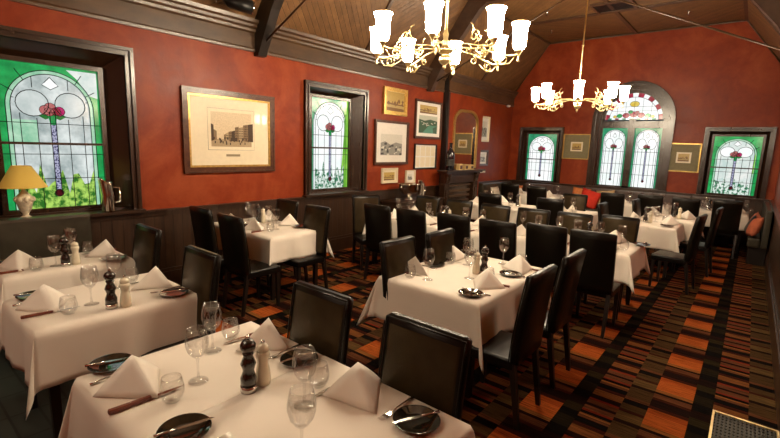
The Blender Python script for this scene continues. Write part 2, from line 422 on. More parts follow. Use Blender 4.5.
# cornices
def cornice(name, segs, side):
    b = MB()
    prof = [(0, 2.97), (.03, 2.97), (.035, 3.0), (.02, 3.02), (.025, 3.20), (.05, 3.22), (.055, 3.25), (.085, 3.27), (.09, 3.30), (.12, 3.32), (.13, 3.36), (0, 3.37)]
    for y0, y1, xo in segs:
        pts = [((xo+px) if side > 0 else (XW-px-xo), z) for px, z in prof]
        b.hexa([(x, y0, z) for x, z in pts], [(x, y1, z) for x, z in pts])
    return struct(b.build(name, M['cornice']))
cornice('trim_3', [(YB, 8.25, 0), (8.25, 9.93, BX), (9.93, YF, 0)], 1)
cornice('trim_4', [(YB, YF, 0)], -1)
# dado panelling, rail and skirting
def dado(name, base, spans, fn, zt=.90):
    b = MB(); r = MB(); k = MB()
    for a0, a1 in spans:
        b.hexa([fn(u, d, 0.0) for u, d in ((a0, 0), (a1, 0), (a1, .02), (a0, .02))], [fn(u, d, zt) for u, d in ((a0, 0), (a1, 0), (a1, .02), (a0, .02))])
        for z0, z1, d1 in ((zt, zt+.05, .035), (zt+.05, zt+.075, .055)):
            r.hexa([fn(u, d, z0) for u, d in ((a0, 0), (a1, 0), (a1, d1), (a0, d1))], [fn(u, d, z1) for u, d in ((a0, 0), (a1, 0), (a1, d1), (a0, d1))])
        for z0, z1, d1 in ((0, .21, .042), (.21, .25, .032)):
            k.hexa([fn(u, d, z0) for u, d in ((a0, 0), (a1, 0), (a1, d1), (a0, d1))], [fn(u, d, z1) for u, d in ((a0, 0), (a1, 0), (a1, d1), (a0, d1))])
    struct(b.build(name, M['dado'])); struct(r.build('trim_5', M['wood'])); struct(k.build(base, M['wood']))
dado('trim_6', 'baseboard_left', [(YB, 8.33)], lambda u, d, z: (d+.0005, u, z))
dado('trim_7', 'baseboard_left', [(9.86, YF)], lambda u, d, z: (d+.0005, u, z))
dado('trim_8', 'baseboard_far', [(.06, XW-.06)], lambda u, d, z: (u, YF-d-.0005, z))
dado('trim_9', 'baseboard_right', [(YB, YF)], lambda u, d, z: (XW-d-.0005, u, z))

# ------------------------------------------------------------------ stained glass windows
def circ(cx, cy, r, a0=0, a1=360, n=24, ry=None):
    ry = ry or r
    return [(cx + r*math.cos(R(a0+(a1-a0)*i/n)), cy + ry*math.sin(R(a0+(a1-a0)*i/n))) for i in range(n+1)]
def stained(parent, fn, w, h, style):
    """fn(u, v, d): u across (centre 0), v up from the pane bottom, d proud of the glass"""
    hw = w/2; mats = []; b = MB(); LR = 1.0 if style == 'w1' else 1.15
    def mi(k):
        if k not in mats: mats.append(k)
        return mats.index(k)
    lay = [0.0]
    def piece(pts, k):
        lay[0] += .00035; b.face([fn(u, v, lay[0]) for u, v in pts], mi(k))
    L = MB()
    def lead(pts, r=.0035): L.tube([fn(u, v, .012) for u, v in pts], r*LR, 4)
    gr = {'w1': 'green', 'w5': 'green'}.get(style, 'teal')
    wh = {'w1': 'grey', 'w5': 'white'}.get(style, 'whiteB')
    piece([(-hw, 0), (hw, 0), (hw, h), (-hw, h)], gr)
    ra = hw*.86; ca = h - hw*.12 - ra
    def archpts(r): return [(-r, 0.0)] + [(-r, ca)] + [(r*math.cos(math.pi-math.pi*i/28), ca + r*math.sin(math.pi-math.pi*i/28)) for i in range(29)] + [(r, 0.0)]
    piece(archpts(ra), 'mint' if style in ('w1', 'w5') else wh)
    if style == 'w5': piece([(hw*.2, ca*.55), (ra*.97, ca*.55), (ra*.97, ca), (ra*.7, ca+ra*.6), (hw*.2, ca+ra*.5)], 'lime')
    ri = ra*.90; piece(archpts(ri), wh)
    if style == 'w2': piece([(ri*.75, 0), (hw, 0), (hw, h), (ri*1.02, h), (ri*1.02, ca*.9)], 'lime')
    if style == 'w1':   # side strips of green with paler upper right corner
        piece([(hw*.35, h*.985), (hw*.98, h*.985), (hw*.98, h*.80), (ra*.93, ca+ra*.42), (hw*.55, ca+ra*.86)], 'white')
        piece([(-ri, h*.45), (-ri*.40, h*.45), (-ri*.40, h*.62), (-ri, h*.62)], 'mint')
    fol = {'w1': 'foliage', 'w5': 'foliageB', 'w2': 'foliageB'}.get(style)
    if fol:
        top = [(-ri + 2*ri*i/14, h*(.20 + .07*math.sin(i*1.9) + .05*math.sin(i*3.3+1))) for i in range(15)]
        piece([(-ri, .0)] + top + [(ri, 0.0)], fol)
    rv = h*.685; rr = hw*.26
    # curls beside the rose
    for s in (-1, 1):
        cc = circ(s*hw*.37, rv+h*.05, hw*.31, n=20, ry=h*.088); piece(cc, 'whiteB' if style != 'w1' else 'curl'); lead(cc, .004)
    og = [(0, rv+h*.235), (hw*.10, rv+h*.20), (hw*.16, rv+h*.18), (0, rv+h*.15), (-hw*.16, rv+h*.18), (-hw*.10, rv+h*.20), (0, rv+h*.235)]
    piece(og[:-1], 'whiteB'); lead(og)
    # stem
    sw = hw*.055
    piece([(-sw, h*.12), (sw, h*.12), (sw, rv-h*.03), (-sw, rv-h*.03)], 'blue')
    lead([(-sw, h*.1), (-sw, rv)], .004); lead([(sw, h*.1), (sw, rv)], .004)
    # leaves and petals
    for s in (-1, 1): piece([(0, rv-rr*.5), (s*rr*.55, rv-rr*.75), (s*rr*1.05, rv-rr*.45), (s*rr*.6, rv-rr*.15), (0, rv-rr*.1)], 'leaf')
    piece([(-sw, rv-rr*1.2), (sw, rv-rr*1.2), (sw*1.6, rv-rr*.4), (-sw*1.6, rv-rr*.4)], 'green')
    for cx_, cy_, r_, k in ((-.55, .10, .42, 'pink'), (.55, .05, .42, 'mag'), (-.15, .32, .45, 'pink'), (.28, .02, .36, 'red'), (-.25, -.05, .38, 'pink')):
        cc = circ(cx_*rr, rv+cy_*rr, r_*rr, n=14); piece(cc, k); lead(cc, .0025)
    cc = circ(0, h*.105, hw*.085, n=16); piece(cc, 'dark'); lead(cc, .005)
    # lead grid
    for q in (ra, ri): lead(archpts(q), .004)
    for u in (-.62, -.31, .31, .62):
        top = ca + math.sqrt(max(0, (ri/hw)**2-u*u))*hw if abs(u) > .5 else rv - h*.05
        lead([(u*hw, 0), (u*hw, min(top, rv-h*.02))])
    for u in (-.35, .35): lead([(u*hw, rv+h*.155), (u*hw, ca+math.sqrt(ri*ri-(u*hw)**2))])
    for v in (.21, .385, .60): lead([(-hw, v*h), (hw, v*h)])
    for a in (25, 50, 130, 155): lead([(ri*math.cos(R(a)), ca+ri*math.sin(R(a))), (hw*1.0*math.cos(R(a)), ca+hw*1.08*math.sin(R(a)))])
    for s in (-1, 1): lead([(s*hw*.70, rv+h*.08), (s*ri*.98, rv+h*.08)])
    pane = b.build('glass_pane', [G[k] for k in mats], parent, recalc=False)
    L.build('lead_lines', M['lead'], parent)
    return pane

def sash_window(name, fn, w, v0, v1, ow, ov0, ov1, style, label, rail=True, depth=.17, mat='woodv'):
    """fn(u, v, d): u across from centre, v height, d inward from wall face (negative = into wall)"""
    root = struct(empty(name), label); 
    hw = w/2; oh = ow/2
    stained(root, lambda u, v, d: fn(u, v+v0, -depth+d), w, v1-v0, style)
    def bx(mb, u0, u1, z0, z1, d0, d1):
        mb.hexa([fn(u, z0, d) for u, d in ((u0, d0), (u1, d0), (u1, d1), (u0, d1))], [fn(u, z1, d) for u, d in ((u0, d0), (u1, d0), (u1, d1), (u0, d1))])
    s = MB(); t = .045
    bx(s, -hw-t, -hw, v0-t, v1+t, -depth-.03, -depth+.04); bx(s, hw, hw+t, v0-t, v1+t, -depth-.03, -depth+.04)
    bx(s, -hw, hw, v0-t, v0, -depth-.03, -depth+.04); bx(s, -hw, hw, v1, v1+t, -depth-.03, -depth+.04)
    s.build('sash', M['woodv'], root)
    if rail:
        s = MB(); vm = v0 + (v1-v0)*.46; bx(s, -hw, hw, vm-.012, vm+.012, -depth-.01, -depth+.045); s.build('meeting_rail', M['wood'], root)
    # splayed reveal
    rv = MB(); a = hw+t-.002; o_ = oh-.075
    for sg in (-1, 1):
        rv.hexa([fn(sg*a, v0-t, -depth-.02), fn(sg*o_, v0-t, .0), fn(sg*(o_+.03), v0-t, .0), fn(sg*(a+.03), v0-t, -depth-.02)],
                [fn(sg*a, v1+t, -depth-.02), fn(sg*o_, ov1-.075, .0), fn(sg*(o_+.03), ov1-.075, .0), fn(sg*(a+.03), v1+t, -depth-.02)])
    rv.hexa([fn(-a, v1+t, -depth-.02), fn(-o_, ov1-.075, 0), fn(o_, ov1-.075, 0), fn(a, v1+t, -depth-.02)], [fn(-a, v1+t+.03, -depth-.02), fn(-o_, ov1-.045, 0), fn(o_, ov1-.045, 0), fn(a, v1+t+.03, -depth-.02)])
    rv.build('reveal_panel', M['woodv'], root)
    ar = MB()
    for u0, u1, d in ((.0, .085, .03), (.05, .085, .055), (0, .02, .045)):
        for sg in (-1, 1):
            q = sorted((sg*(oh-.085+u0), sg*(oh-.085+u1))); bx(ar, q[0], q[1], ov0, ov1-.085+u1, .0005, d)
        bx(ar, -oh+.085-u0, oh-.085+u0, ov1-.085+u0, ov1-.085+u1, .0005, d)
    ar.build('architrave', M['wood'] if mat == 'wood' else M['woodv'], root)
    si = MB(); bx(si, -oh-.02, oh+.02, ov0-.035, ov0, -.001+.0015, .10); bx(si, -o_-.02, o_+.02, ov0-.035, ov0, -depth-.03, .0); 
    bx(si, -o_-.02, o_+.02, v0-t-.02, v0-t, -depth-.03, -depth+.07)
    si.build('sill', M['wood'], root)
    # masonry closure behind the sash so that no gap shows
    return root
SILL = 1.0
sash_window('window_1', lambda u, v, d: (d, 1.34+u, v), .84, 1.06, 2.47, 1.42, SILL, 2.74, 'w1', 'large stained glass window above the black banquette')
sash_window('window_2', lambda u, v, d: (d, 5.12+u, v), .84, 1.06, 2.52, 1.40, SILL, 2.73, 'w2', 'narrow stained glass window between the large street print and the picture group')
sash_window('window_3', lambda u, v, d: (.87+u, YF-d, v), .78, 1.01, 2.24, 1.18, .97, 2.42, 'w3', 'small stained glass window at left end of far wall', True, .10)
sash_window('window_4', lambda u, v, d: (5.03+u, YF-d, v), .80, 1.02, 2.23, 1.17, .97, 2.42, 'w5', 'green stained glass window at right end of far wall', True, .10)
def arched_window():
    root = struct(empty('window_5'), 'tall arched double stained glass window in middle of far wall')
    fn = lambda u, v, d: (3.0+u, YF-d, v); D = .10
    for s in (-1, 1): stained(root, lambda u, v, d: fn(s*.355+u, v+1.02, -D+d), .56, 1.38, 'w4')
    def bx(mb, u0, u1, z0, z1, d0, d1):
        mb.hexa([fn(u, z0, d) for u, d in ((u0, d0), (u1, d0), (u1, d1), (u0, d1))], [fn(u, z1, d) for u, d in ((u0, d0), (u1, d0), (u1, d1), (u0, d1))])
    s = MB()
    for u0, u1 in ((-.72, -.637), (-.073, .073), (.637, .72)): bx(s, u0, u1, .98, 2.62, -D-.04, -D+.06)
    bx(s, -.64, .64, .98, 1.02, -D-.04, -D+.06); bx(s, -.72, .72, 2.40, 2.56, -D-.04, -D+.07)
    s.build('mullions', M['woodv'], root)
    b = MB(); L = MB(); mats = ['whiteB', 'red', 'yellow', 'green', 'blue', 'teal', 'pink']
    zc = 2.60; r0 = .62
    lay = [0.0]
    def piece(pts, k):
        lay[0] += .0004; b.face([fn(u, zc+v, -D+lay[0]) for u, v in pts], mats.index(k))
    def lead(pts, r=.004): L.tube([fn(u, zc+v, -D+.014) for u, v in pts], r, 4)
    piece(circ(0, 0, r0, 0, 180), 'whiteB')
    n = 15
    for i in range(n):
        a0 = 180*i/n; a1 = 180*(i+1)/n
        q = [(r0*math.cos(R(a0)), r0*math.sin(R(a0))), (r0*math.cos(R(a1)), r0*math.sin(R(a1))), (r0*.84*math.cos(R(a1)), r0*.84*math.sin(R(a1))), (r0*.84*math.cos(R(a0)), r0*.84*math.sin(R(a0)))]
        if i % 2 == 0: piece(q, 'red')
        lead([q[0], q[3]], .003)
    lead(circ(0, 0, r0*.84, 0, 180)); lead(circ(0, 0, r0-.004, 0, 180))
    piece(circ(0, .36, .10, n=16, ry=.065), 'yellow'); lead(circ(0, .36, .10, n=16, ry=.065))
    for u, v, r, k in ((-.16, .10, .075, 'red'), (0, .12, .085, 'red'), (.16, .10, .075, 'red'), (-.30, .09, .06, 'green'), (.30, .09, .06, 'green'), (.07, .16, .05, 'pink'), (-.07, .18, .05, 'green'), (-.40, .07, .04, 'yellow'), (.40, .07, .04, 'yellow')):
        cc = circ(u, v, r, n=12, ry=r*.8); piece(cc, k); lead(cc, .003)
    for i in range(7): q = [(-.55+i*.157, .0), (-.47+i*.157, .0), (-.47+i*.157, .035), (-.55+i*.157, .035)]; piece(q, 'red' if i % 2 else 'teal')
    for u in (-.36, -.18, 0, .18, .36): lead([(u, 0), (u*1.0, math.sqrt((r0*.84)**2-u*u))], .003)
    for v in (.2, .3): lead([(-math.sqrt((r0*.84)**2-v*v), v), (math.sqrt((r0*.84)**2-v*v), v)], .003)
    b.build('fanlight_glass', [G[k] for k in mats], root, recalc=False); L.build('fanlight_lead', M['lead'], root)
    # arched architrave
    a = MB()
    for ri_, ro, d in ((.70, .87, .035), (.80, .87, .065), (.70, .73, .05)):
        a_in = [(-ri_, .97-zc)] + circ(0, 0, ri_, 180, 0, 32) + [(ri_, .97-zc)]; a_out = [(-ro, .97-zc)] + circ(0, 0, ro, 180, 0, 32) + [(ro, .97-zc)]
        for i in range(len(a_in)-1):
            q = (a_in[i], a_in[i+1], a_out[i+1], a_out[i])
            a.hexa([fn(u, zc+v, .0005) for u, v in q], [fn(u, zc+v, d) for u, v in q])
    a.build('architrave', M['woodv'], root)
    a = MB(); a_in = circ(0, 0, .61, 180, 0, 32); a_out = circ(0, 0, .72, 180, 0, 32)
    for i in range(len(a_in)-1):
        q = (a_in[i], a_in[i+1], a_out[i+1], a_out[i])
        a.hexa([fn(u, zc+v, -D-.03) for u, v in q], [fn(u, zc+v, -D+.06) for u, v in q])
    a.build('fanlight_frame', M['woodv'], root)
    si = MB(); bx(si, -.89, .89, .93, .99, .001, .09); si.build('sill', M['wood'], root)
arched_window()

# ------------------------------------------------------------------ roof trusses
def truss(y, label):
    r = tag(empty('roof_truss', (0, y, 0)), label, 'roof truss'); r['kind'] = 'structure'
    b = MB(); w, d = .13, .20
    # rafter hugging the slope with its foot hanging below the cornice
    sl = Vector((XS, 0, ZC-Z1)).normalized(); nn = Vector((sl.z, 0, -sl.x))
    for s in (1, -1):
        def P(x, z): return (x if s > 0 else XW-x, z)
        top = [(0.001, 2.92), (0.001, Z1), (XS, ZC), (XS+.35, ZC), (XS+.35, ZC-.14), (XS+.22, ZC-.22), (.40, Z1+.12), (.15, 3.02), (.10, 2.92)]
        pts = [P(*p) for p in top]
        b.hexa([(x, -w/2, z) for x, z in pts], [(x, w/2, z) for x, z in pts])
    b.box(XS+.35, XW-XS-.35, -w/2, w/2, ZC-.13, ZC)
    b.build('rafter', M['beam'] if y < 5 else M['batten'], r)
    for s in (1, -1):
        t = MB(); x0 = .13 if s > 0 else XW-.13; x1 = XW/2
        t.tube([(x0, 0, 3.08), (x1, 0, 4.37)], .014, 8); t.build('tie_rod', M['batten'] if y < 5 else M['cornice'], r)
    k = MB(); k.tube([(XW/2, 0, ZC-.13), (XW/2, 0, 4.33)], .02, 8); k.build('king_rod', M['beam'], r)
truss(3.64, 'near dark roof truss, its black foot above the large street print')
truss(7.68, 'far roof truss with its foot above the small gilt picture group')

# ------------------------------------------------------------------ chandeliers
def shade_profile():
    p = [(.024, 0), (.044, .005), (.058, .025), (.063, .065), (.064, .12), (.066, .17), (.073, .21), (.085, .235)]
    return p + [(r-.004, z) for r, z in reversed(p[1:])] + [(.022, .004)]
def chandelier(loc, a0, ztop, label, shade='shade1'):
    root = tag(empty('chandelier', loc), label, 'chandelier')
    s = MB(); s.tube([(0, 0, .05), (0, 0, ztop-loc[2])], .013, 8)
    s.lathe([(0, ztop-loc[2]), (.07, ztop-loc[2]), (.05, ztop-loc[2]-.04), (0, ztop-loc[2]-.06)], 14)
    for z in (.45, .9): s.lathe([(.013, z), (.024, z+.015), (.013, z+.03)], 10)
    s.build('stem', M['brass'], root)
    h = MB(); h.lathe([(0, -.175), (.012, -.165), (.020, -.15), (.012, -.135), (.045, -.11), (.058, -.08), (.045, -.05), (.022, -.035), (.055, -.02), (.085, 0), (.085, .015), (.05, .03), (.03, .06), (.040, .085), (.022, .11), (.03, .16), (.013, .20)], 18)
    h.build('hub', M['brass'], root)
    rad = .70
    for i in range(8):
        a = a0 + i*math.pi/4; ca, sa = math.cos(a), math.sin(a)
        def P(r, z): return (r*ca, r*sa, z)
        m = MB()
        m.tube([P(.05, .01), P(.18, .03), P(.34, .015), P(.50, -.03), P(.62, -.055), P(rad-.01, -.045), P(rad, -.02)], .0085, 6)
        def scroll(cr, cz, r0, t0, turns, sgn, w=.006):
            pts = []
            for k in range(19):
                q = k/18; ang = t0 + sgn*q*turns*2*math.pi; rr = r0*(1-.75*q)
                pts.append(P(cr+rr*math.cos(ang), cz+rr*math.sin(ang)))
            m.tube(pts, w, 5)
        scroll(.44, .065, .065, -1.6, 1.5, 1); scroll(.56, -.085, .055, 1.6, 1.4, 1); scroll(.36, -.045, .045, 1.6, 1.3, -1)
        scroll(.50, .03, .035, 3.1, 1.2, -1)
        m.tube([P(.38, .05), P(.42, .12), P(.40, .17), P(.37, .19)], .006, 5)
        m.tube([P(.44, -.075), P(.54, -.135), P(.62, -.125), P(.66, -.07)], .006, 5)
        m.lathe([(0, -.115), (.008, -.11), (.014, -.10), (.008, -.09), (.010, -.05), (.022, -.03), (.030, -.015), (.036, -.008), (.030, -.002), (0, -.002)], 10, P(rad, .0))
        arm = m.build('arm', M['brass'], root)
        sh = MB(); sh.lathe(shade_profile(), 20, P(rad, .0)); so = sh.build('lamp_shade', M[shade], arm)
        rm = MB(); rm.lathe([(.081, .233), (.087, .235), (.089, .239), (.086, .243), (.080, .241), (.081, .233)], 20, P(rad, 0)); rm.build('shade_rim', M['rim'], arm)
    return root
chandelier((2.86, 3.83, 2.735), R(-66), ZC, 'large brass chandelier with eight lit glass shades, near camera at top centre')
chandelier((2.87, 8.05, 2.66), R(-73), ZC, 'smaller-looking brass chandelier with eight lit shades, hanging before the arched window', 'shade2')
chandelier((2.87, -.45, 2.75), R(-50), ZC, 'added third brass chandelier behind the camera, dim fill light for the near tables', 'shade3')  # added unseen chandelier, brightens the near tables from the camera end

def sconce(y, label):
    r = tag(empty('wall_sconce', (XW-.002, y, 2.25)), label, 'wall lamp')
    b = MB(); b.box(-.025, 0, -.05, .05, -.12, .10, 0, .006); b.build('wall_plate', M['brass'], r)
    for s_ in (-1, 1):
        b = MB(); b.tube([(-.02, 0, -.02), (-.07, s_*.05, -.06), (-.12, s_*.11, -.04), (-.13, s_*.12, .0)], .008, 6)
        b.lathe([(0, -.03), (.02, -.02), (.028, 0), (0, .0)], 12, (-.13, s_*.12, .03)); a = b.build('arm', M['brass'], r)
        b = MB(); b.lathe(shade_profile(), 18, (-.13, s_*.12, .031)); b.build('lamp_shade', M['shade3'], a)
    return r
sconce(7.5, 'brass twin wall lamp on right wall beyond the photo edge, far one'); sconce(3.5, 'brass twin wall lamp on right wall beyond the photo edge, near one')

# ------------------------------------------------------------------ chairs
def make_chair():
    r = empty('dining_chair')
    b = MB(); n = 9; W0 = .215
    def sec(t):     # t 0..1 from seat to top: y of the front face, thickness
        z = .44 + t*.59
        return z, -.195 - .075*t**1.4, .062 - .014*t
    for i in range(n):
        pass
    # backrest slab, rounded edges, gently raked
    rows = []
    for i in range(n):
        t = i/(n-1); z, yf, th = sec(t); hw = W0 - .006*(1-t)
        c = .014
        ring = [(-hw+c, yf), (hw-c, yf), (hw, yf-c), (hw, yf-th+c), (hw-c, yf-th), (-hw+c, yf-th), (-hw, yf-th+c), (-hw, yf-c)]
        rows.append([b.bm.verts.new((x, y, z)) for x, y in ring])
    z, yf, th = sec(1)
    c = .028
    cap = [(-W0+c, yf-.014), (W0-c, yf-.014), (W0-.02, yf-.02), (W0-.02, yf-th+.02), (W0-c, yf-th+.014), (-W0+c, yf-th+.014), (-W0+.02, yf-th+.02), (-W0+.02, yf-.02)]
    rows.append([b.bm.verts.new((x, y, z+.014)) for x, y in cap])
    for a, q in zip(rows, rows[1:]):
        for k in range(8):
            f = b.bm.faces.new((a[k], a[(k+1)%8], q[(k+1)%8], q[k])); f.smooth = True
    b.bm.faces.new(rows[0][::-1]); b.bm.faces.new(rows[-1])
    back = b.build('backrest', M['leather2'], r)
    p = MB()
    for s in (-1, 1):
        p.tube([(s*(W0-.008), sec(t)[1]+.001, sec(t)[0]) for t in [i/8 for i in range(9)]], .0045, 5)
    p.tube([(-W0+.008, sec(1)[1]+.001, 1.031), (W0-.008, sec(1)[1]+.001, 1.031)], .0045, 5)
    p.build('piping', M['leather2'], back)
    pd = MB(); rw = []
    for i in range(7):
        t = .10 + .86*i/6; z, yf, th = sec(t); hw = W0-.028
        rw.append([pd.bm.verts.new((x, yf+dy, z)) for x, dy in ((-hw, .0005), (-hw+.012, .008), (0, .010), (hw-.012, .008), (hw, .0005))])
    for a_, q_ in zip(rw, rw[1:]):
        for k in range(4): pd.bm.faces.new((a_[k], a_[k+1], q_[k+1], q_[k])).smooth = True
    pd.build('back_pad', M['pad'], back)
    s = MB(); s.box(-.208, .208, -.225, .185, .385, .462, 0, .018); s.build('seat', M['leather'], r, True)
    for sx in (-1, 1):
        l = MB(); x = sx*.185
        l.hexa([(x-.014, .148, 0), (x+.014, .148, 0), (x+.014, .176, 0), (x-.014, .176, 0)], [(x-.02, .138, .39), (x+.02, .138, .39), (x+.02, .178, .39), (x-.02, .178, .39)])
        l.build('leg', M['leg'], r)
        l = MB()
        l.hexa([(x-.014, -.295, 0), (x+.014, -.295, 0), (x+.014, -.265, 0), (x-.014, -.265, 0)], [(x-.02, -.235, .44), (x+.02, -.235, .44), (x+.02, -.195, .44), (x-.02, -.195, .44)])
        l.build('leg', M['leg'], r)
    return r
def chair(px, py, deg, label, group):
    """px, py: where the middle of the top edge shows at 1.0 m height"""
    k = (1.8-1.035)/(1.8-1.0)
    x = CAM.x + (px-CAM.x)*k; y = CAM.y + (py-CAM.y)*k; a = R(deg)
    ox = x - (.29*math.sin(a)); oy = y + .29*math.cos(a)
    return inst('chair', make_chair, (ox, oy, 0), a, label, 'chair', group)
LOW, UP, EAST, WEST = 0, 180, -90, 90     # facing +y, -y, +x, -x
g1 = 'black leather dining chairs at the near tables'; g2 = 'black leather dining chairs round the middle table'
g3 = 'black leather dining chairs along the long tables'; g4 = 'black leather dining chairs at the back tables'; g5 = 'black leather dining chairs along the far bench'
chs = [
 (3.60, 1.58, UP, 'black leather chair behind left half of table nearest the camera', g1),
 (4.30, 1.58, UP, 'black leather chair behind right half of table nearest the camera', g1),
 (2.33, 1.56, UP, 'black leather chair behind second table from bottom left', g1),
 (1.19, 1.65, UP, 'black leather chair behind the table beside the banquette, green sheen on top', g1),
 (.37, 2.56, LOW, 'high black chair back nearest the wall, camera side of table under large print', g1),
 (1.08, 2.52, LOW, 'high black chair back farther from the wall, camera side of table under large print', g1),
 (.38, 3.83, UP, 'black leather chair nearest the wall, far side of table under large print', g1),
 (1.10, 3.75, UP, 'black leather chair below narrow window, far side of table under large print', g1),
 (3.05, 2.94, EAST, 'black leather chair, nearer of two left of the square middle table', g2),
 (3.09, 3.55, EAST, 'black leather chair, farther of two left of the square middle table', g2),
 (4.34, 2.90, WEST, 'tall black chair seen edge-on, nearer of two right of the square middle table', g2),
 (4.34, 3.60, WEST, 'tall black chair seen edge-on, farther of two right of the square middle table', g2),
 (1.49, 4.45, LOW, 'black chair seen from behind, leftmost of the near row along the long tables', g3),
 (2.05, 4.46, LOW, 'black chair seen from behind, second from left in the near row along long tables', g3),
 (2.62, 4.56, LOW, 'black chair seen from behind, third from left in near row along long tables', g3),
 (3.20, 4.56, LOW, 'black chair seen from behind, third from right in near row along long tables', g3),
 (3.70, 4.72, LOW, 'black chair seen from behind, second from right in near row along long tables', g3),
 (4.18, 4.72, LOW, 'black chair seen from behind, rightmost in near row along long tables', g3),
 (.64, 5.16, -120, 'chair with pale sheen at the left head of the long table, below the narrow window', g3),
 (1.31, 5.94, UP, 'black chair facing us, leftmost on far side of the left long table', g3),
 (1.90, 5.94, UP, 'black chair facing us, middle of far side of left long table, before the mantelpiece', g3),
 (2.54, 5.88, UP, 'brown-black chair facing us, rightmost on far side of the left long table', g3),
 (3.09, 5.92, UP, 'bronze-sheened chair facing us, leftmost on far side of right long table', g3),
 (3.62, 5.98, UP, 'bronze-sheened chair facing us, middle of far side of right long table', g3),
 (4.12, 6.18, UP, 'bronze-sheened chair facing us, rightmost on far side of the right long table', g3),
 (1.74, 7.27, LOW, 'black chair seen from behind at the back table near the mantelpiece', g4),
 (2.76, 7.47, LOW, 'black chair seen from behind at the back table left of the red cushion', g4),
 (2.79, 8.74, UP, 'black chair facing us beyond the back table left of the red cushion', g4),
 (3.56, 7.60, EAST, 'green-sheened chair left of the nearer right-hand table', g4),
 (3.82, 8.78, EAST, 'green-sheened chair left of the farther right-hand table', g4),
 (4.90, 7.30, 84, 'black chair seen edge-on in the aisle, right of the nearer right-hand table', g4),
 (5.03, 8.60, 86, 'black chair seen edge-on in the aisle, right of the farther right-hand table', g4),
 (.87, 10.05, LOW, 'black chair seen from behind, leftmost along the far bench, by room corner', g5),
 (1.64, 9.76, LOW, 'black chair seen from behind below left small window, along the far bench', g5),
 (3.23, 9.70, LOW, 'black chair seen from behind right of the red cushion, along the far bench', g5),
 (3.85, 10.0, LOW, 'black chair seen from behind below right edge of arched window', g5),
 (4.45, 9.98, LOW, 'black chair seen from behind below the small olive-mounted print, along far bench', g5),
 (5.07, 10.3, LOW, 'black chair seen from behind below the green window, rightmost along far bench', g5),
]
for c in chs: chair(*c)

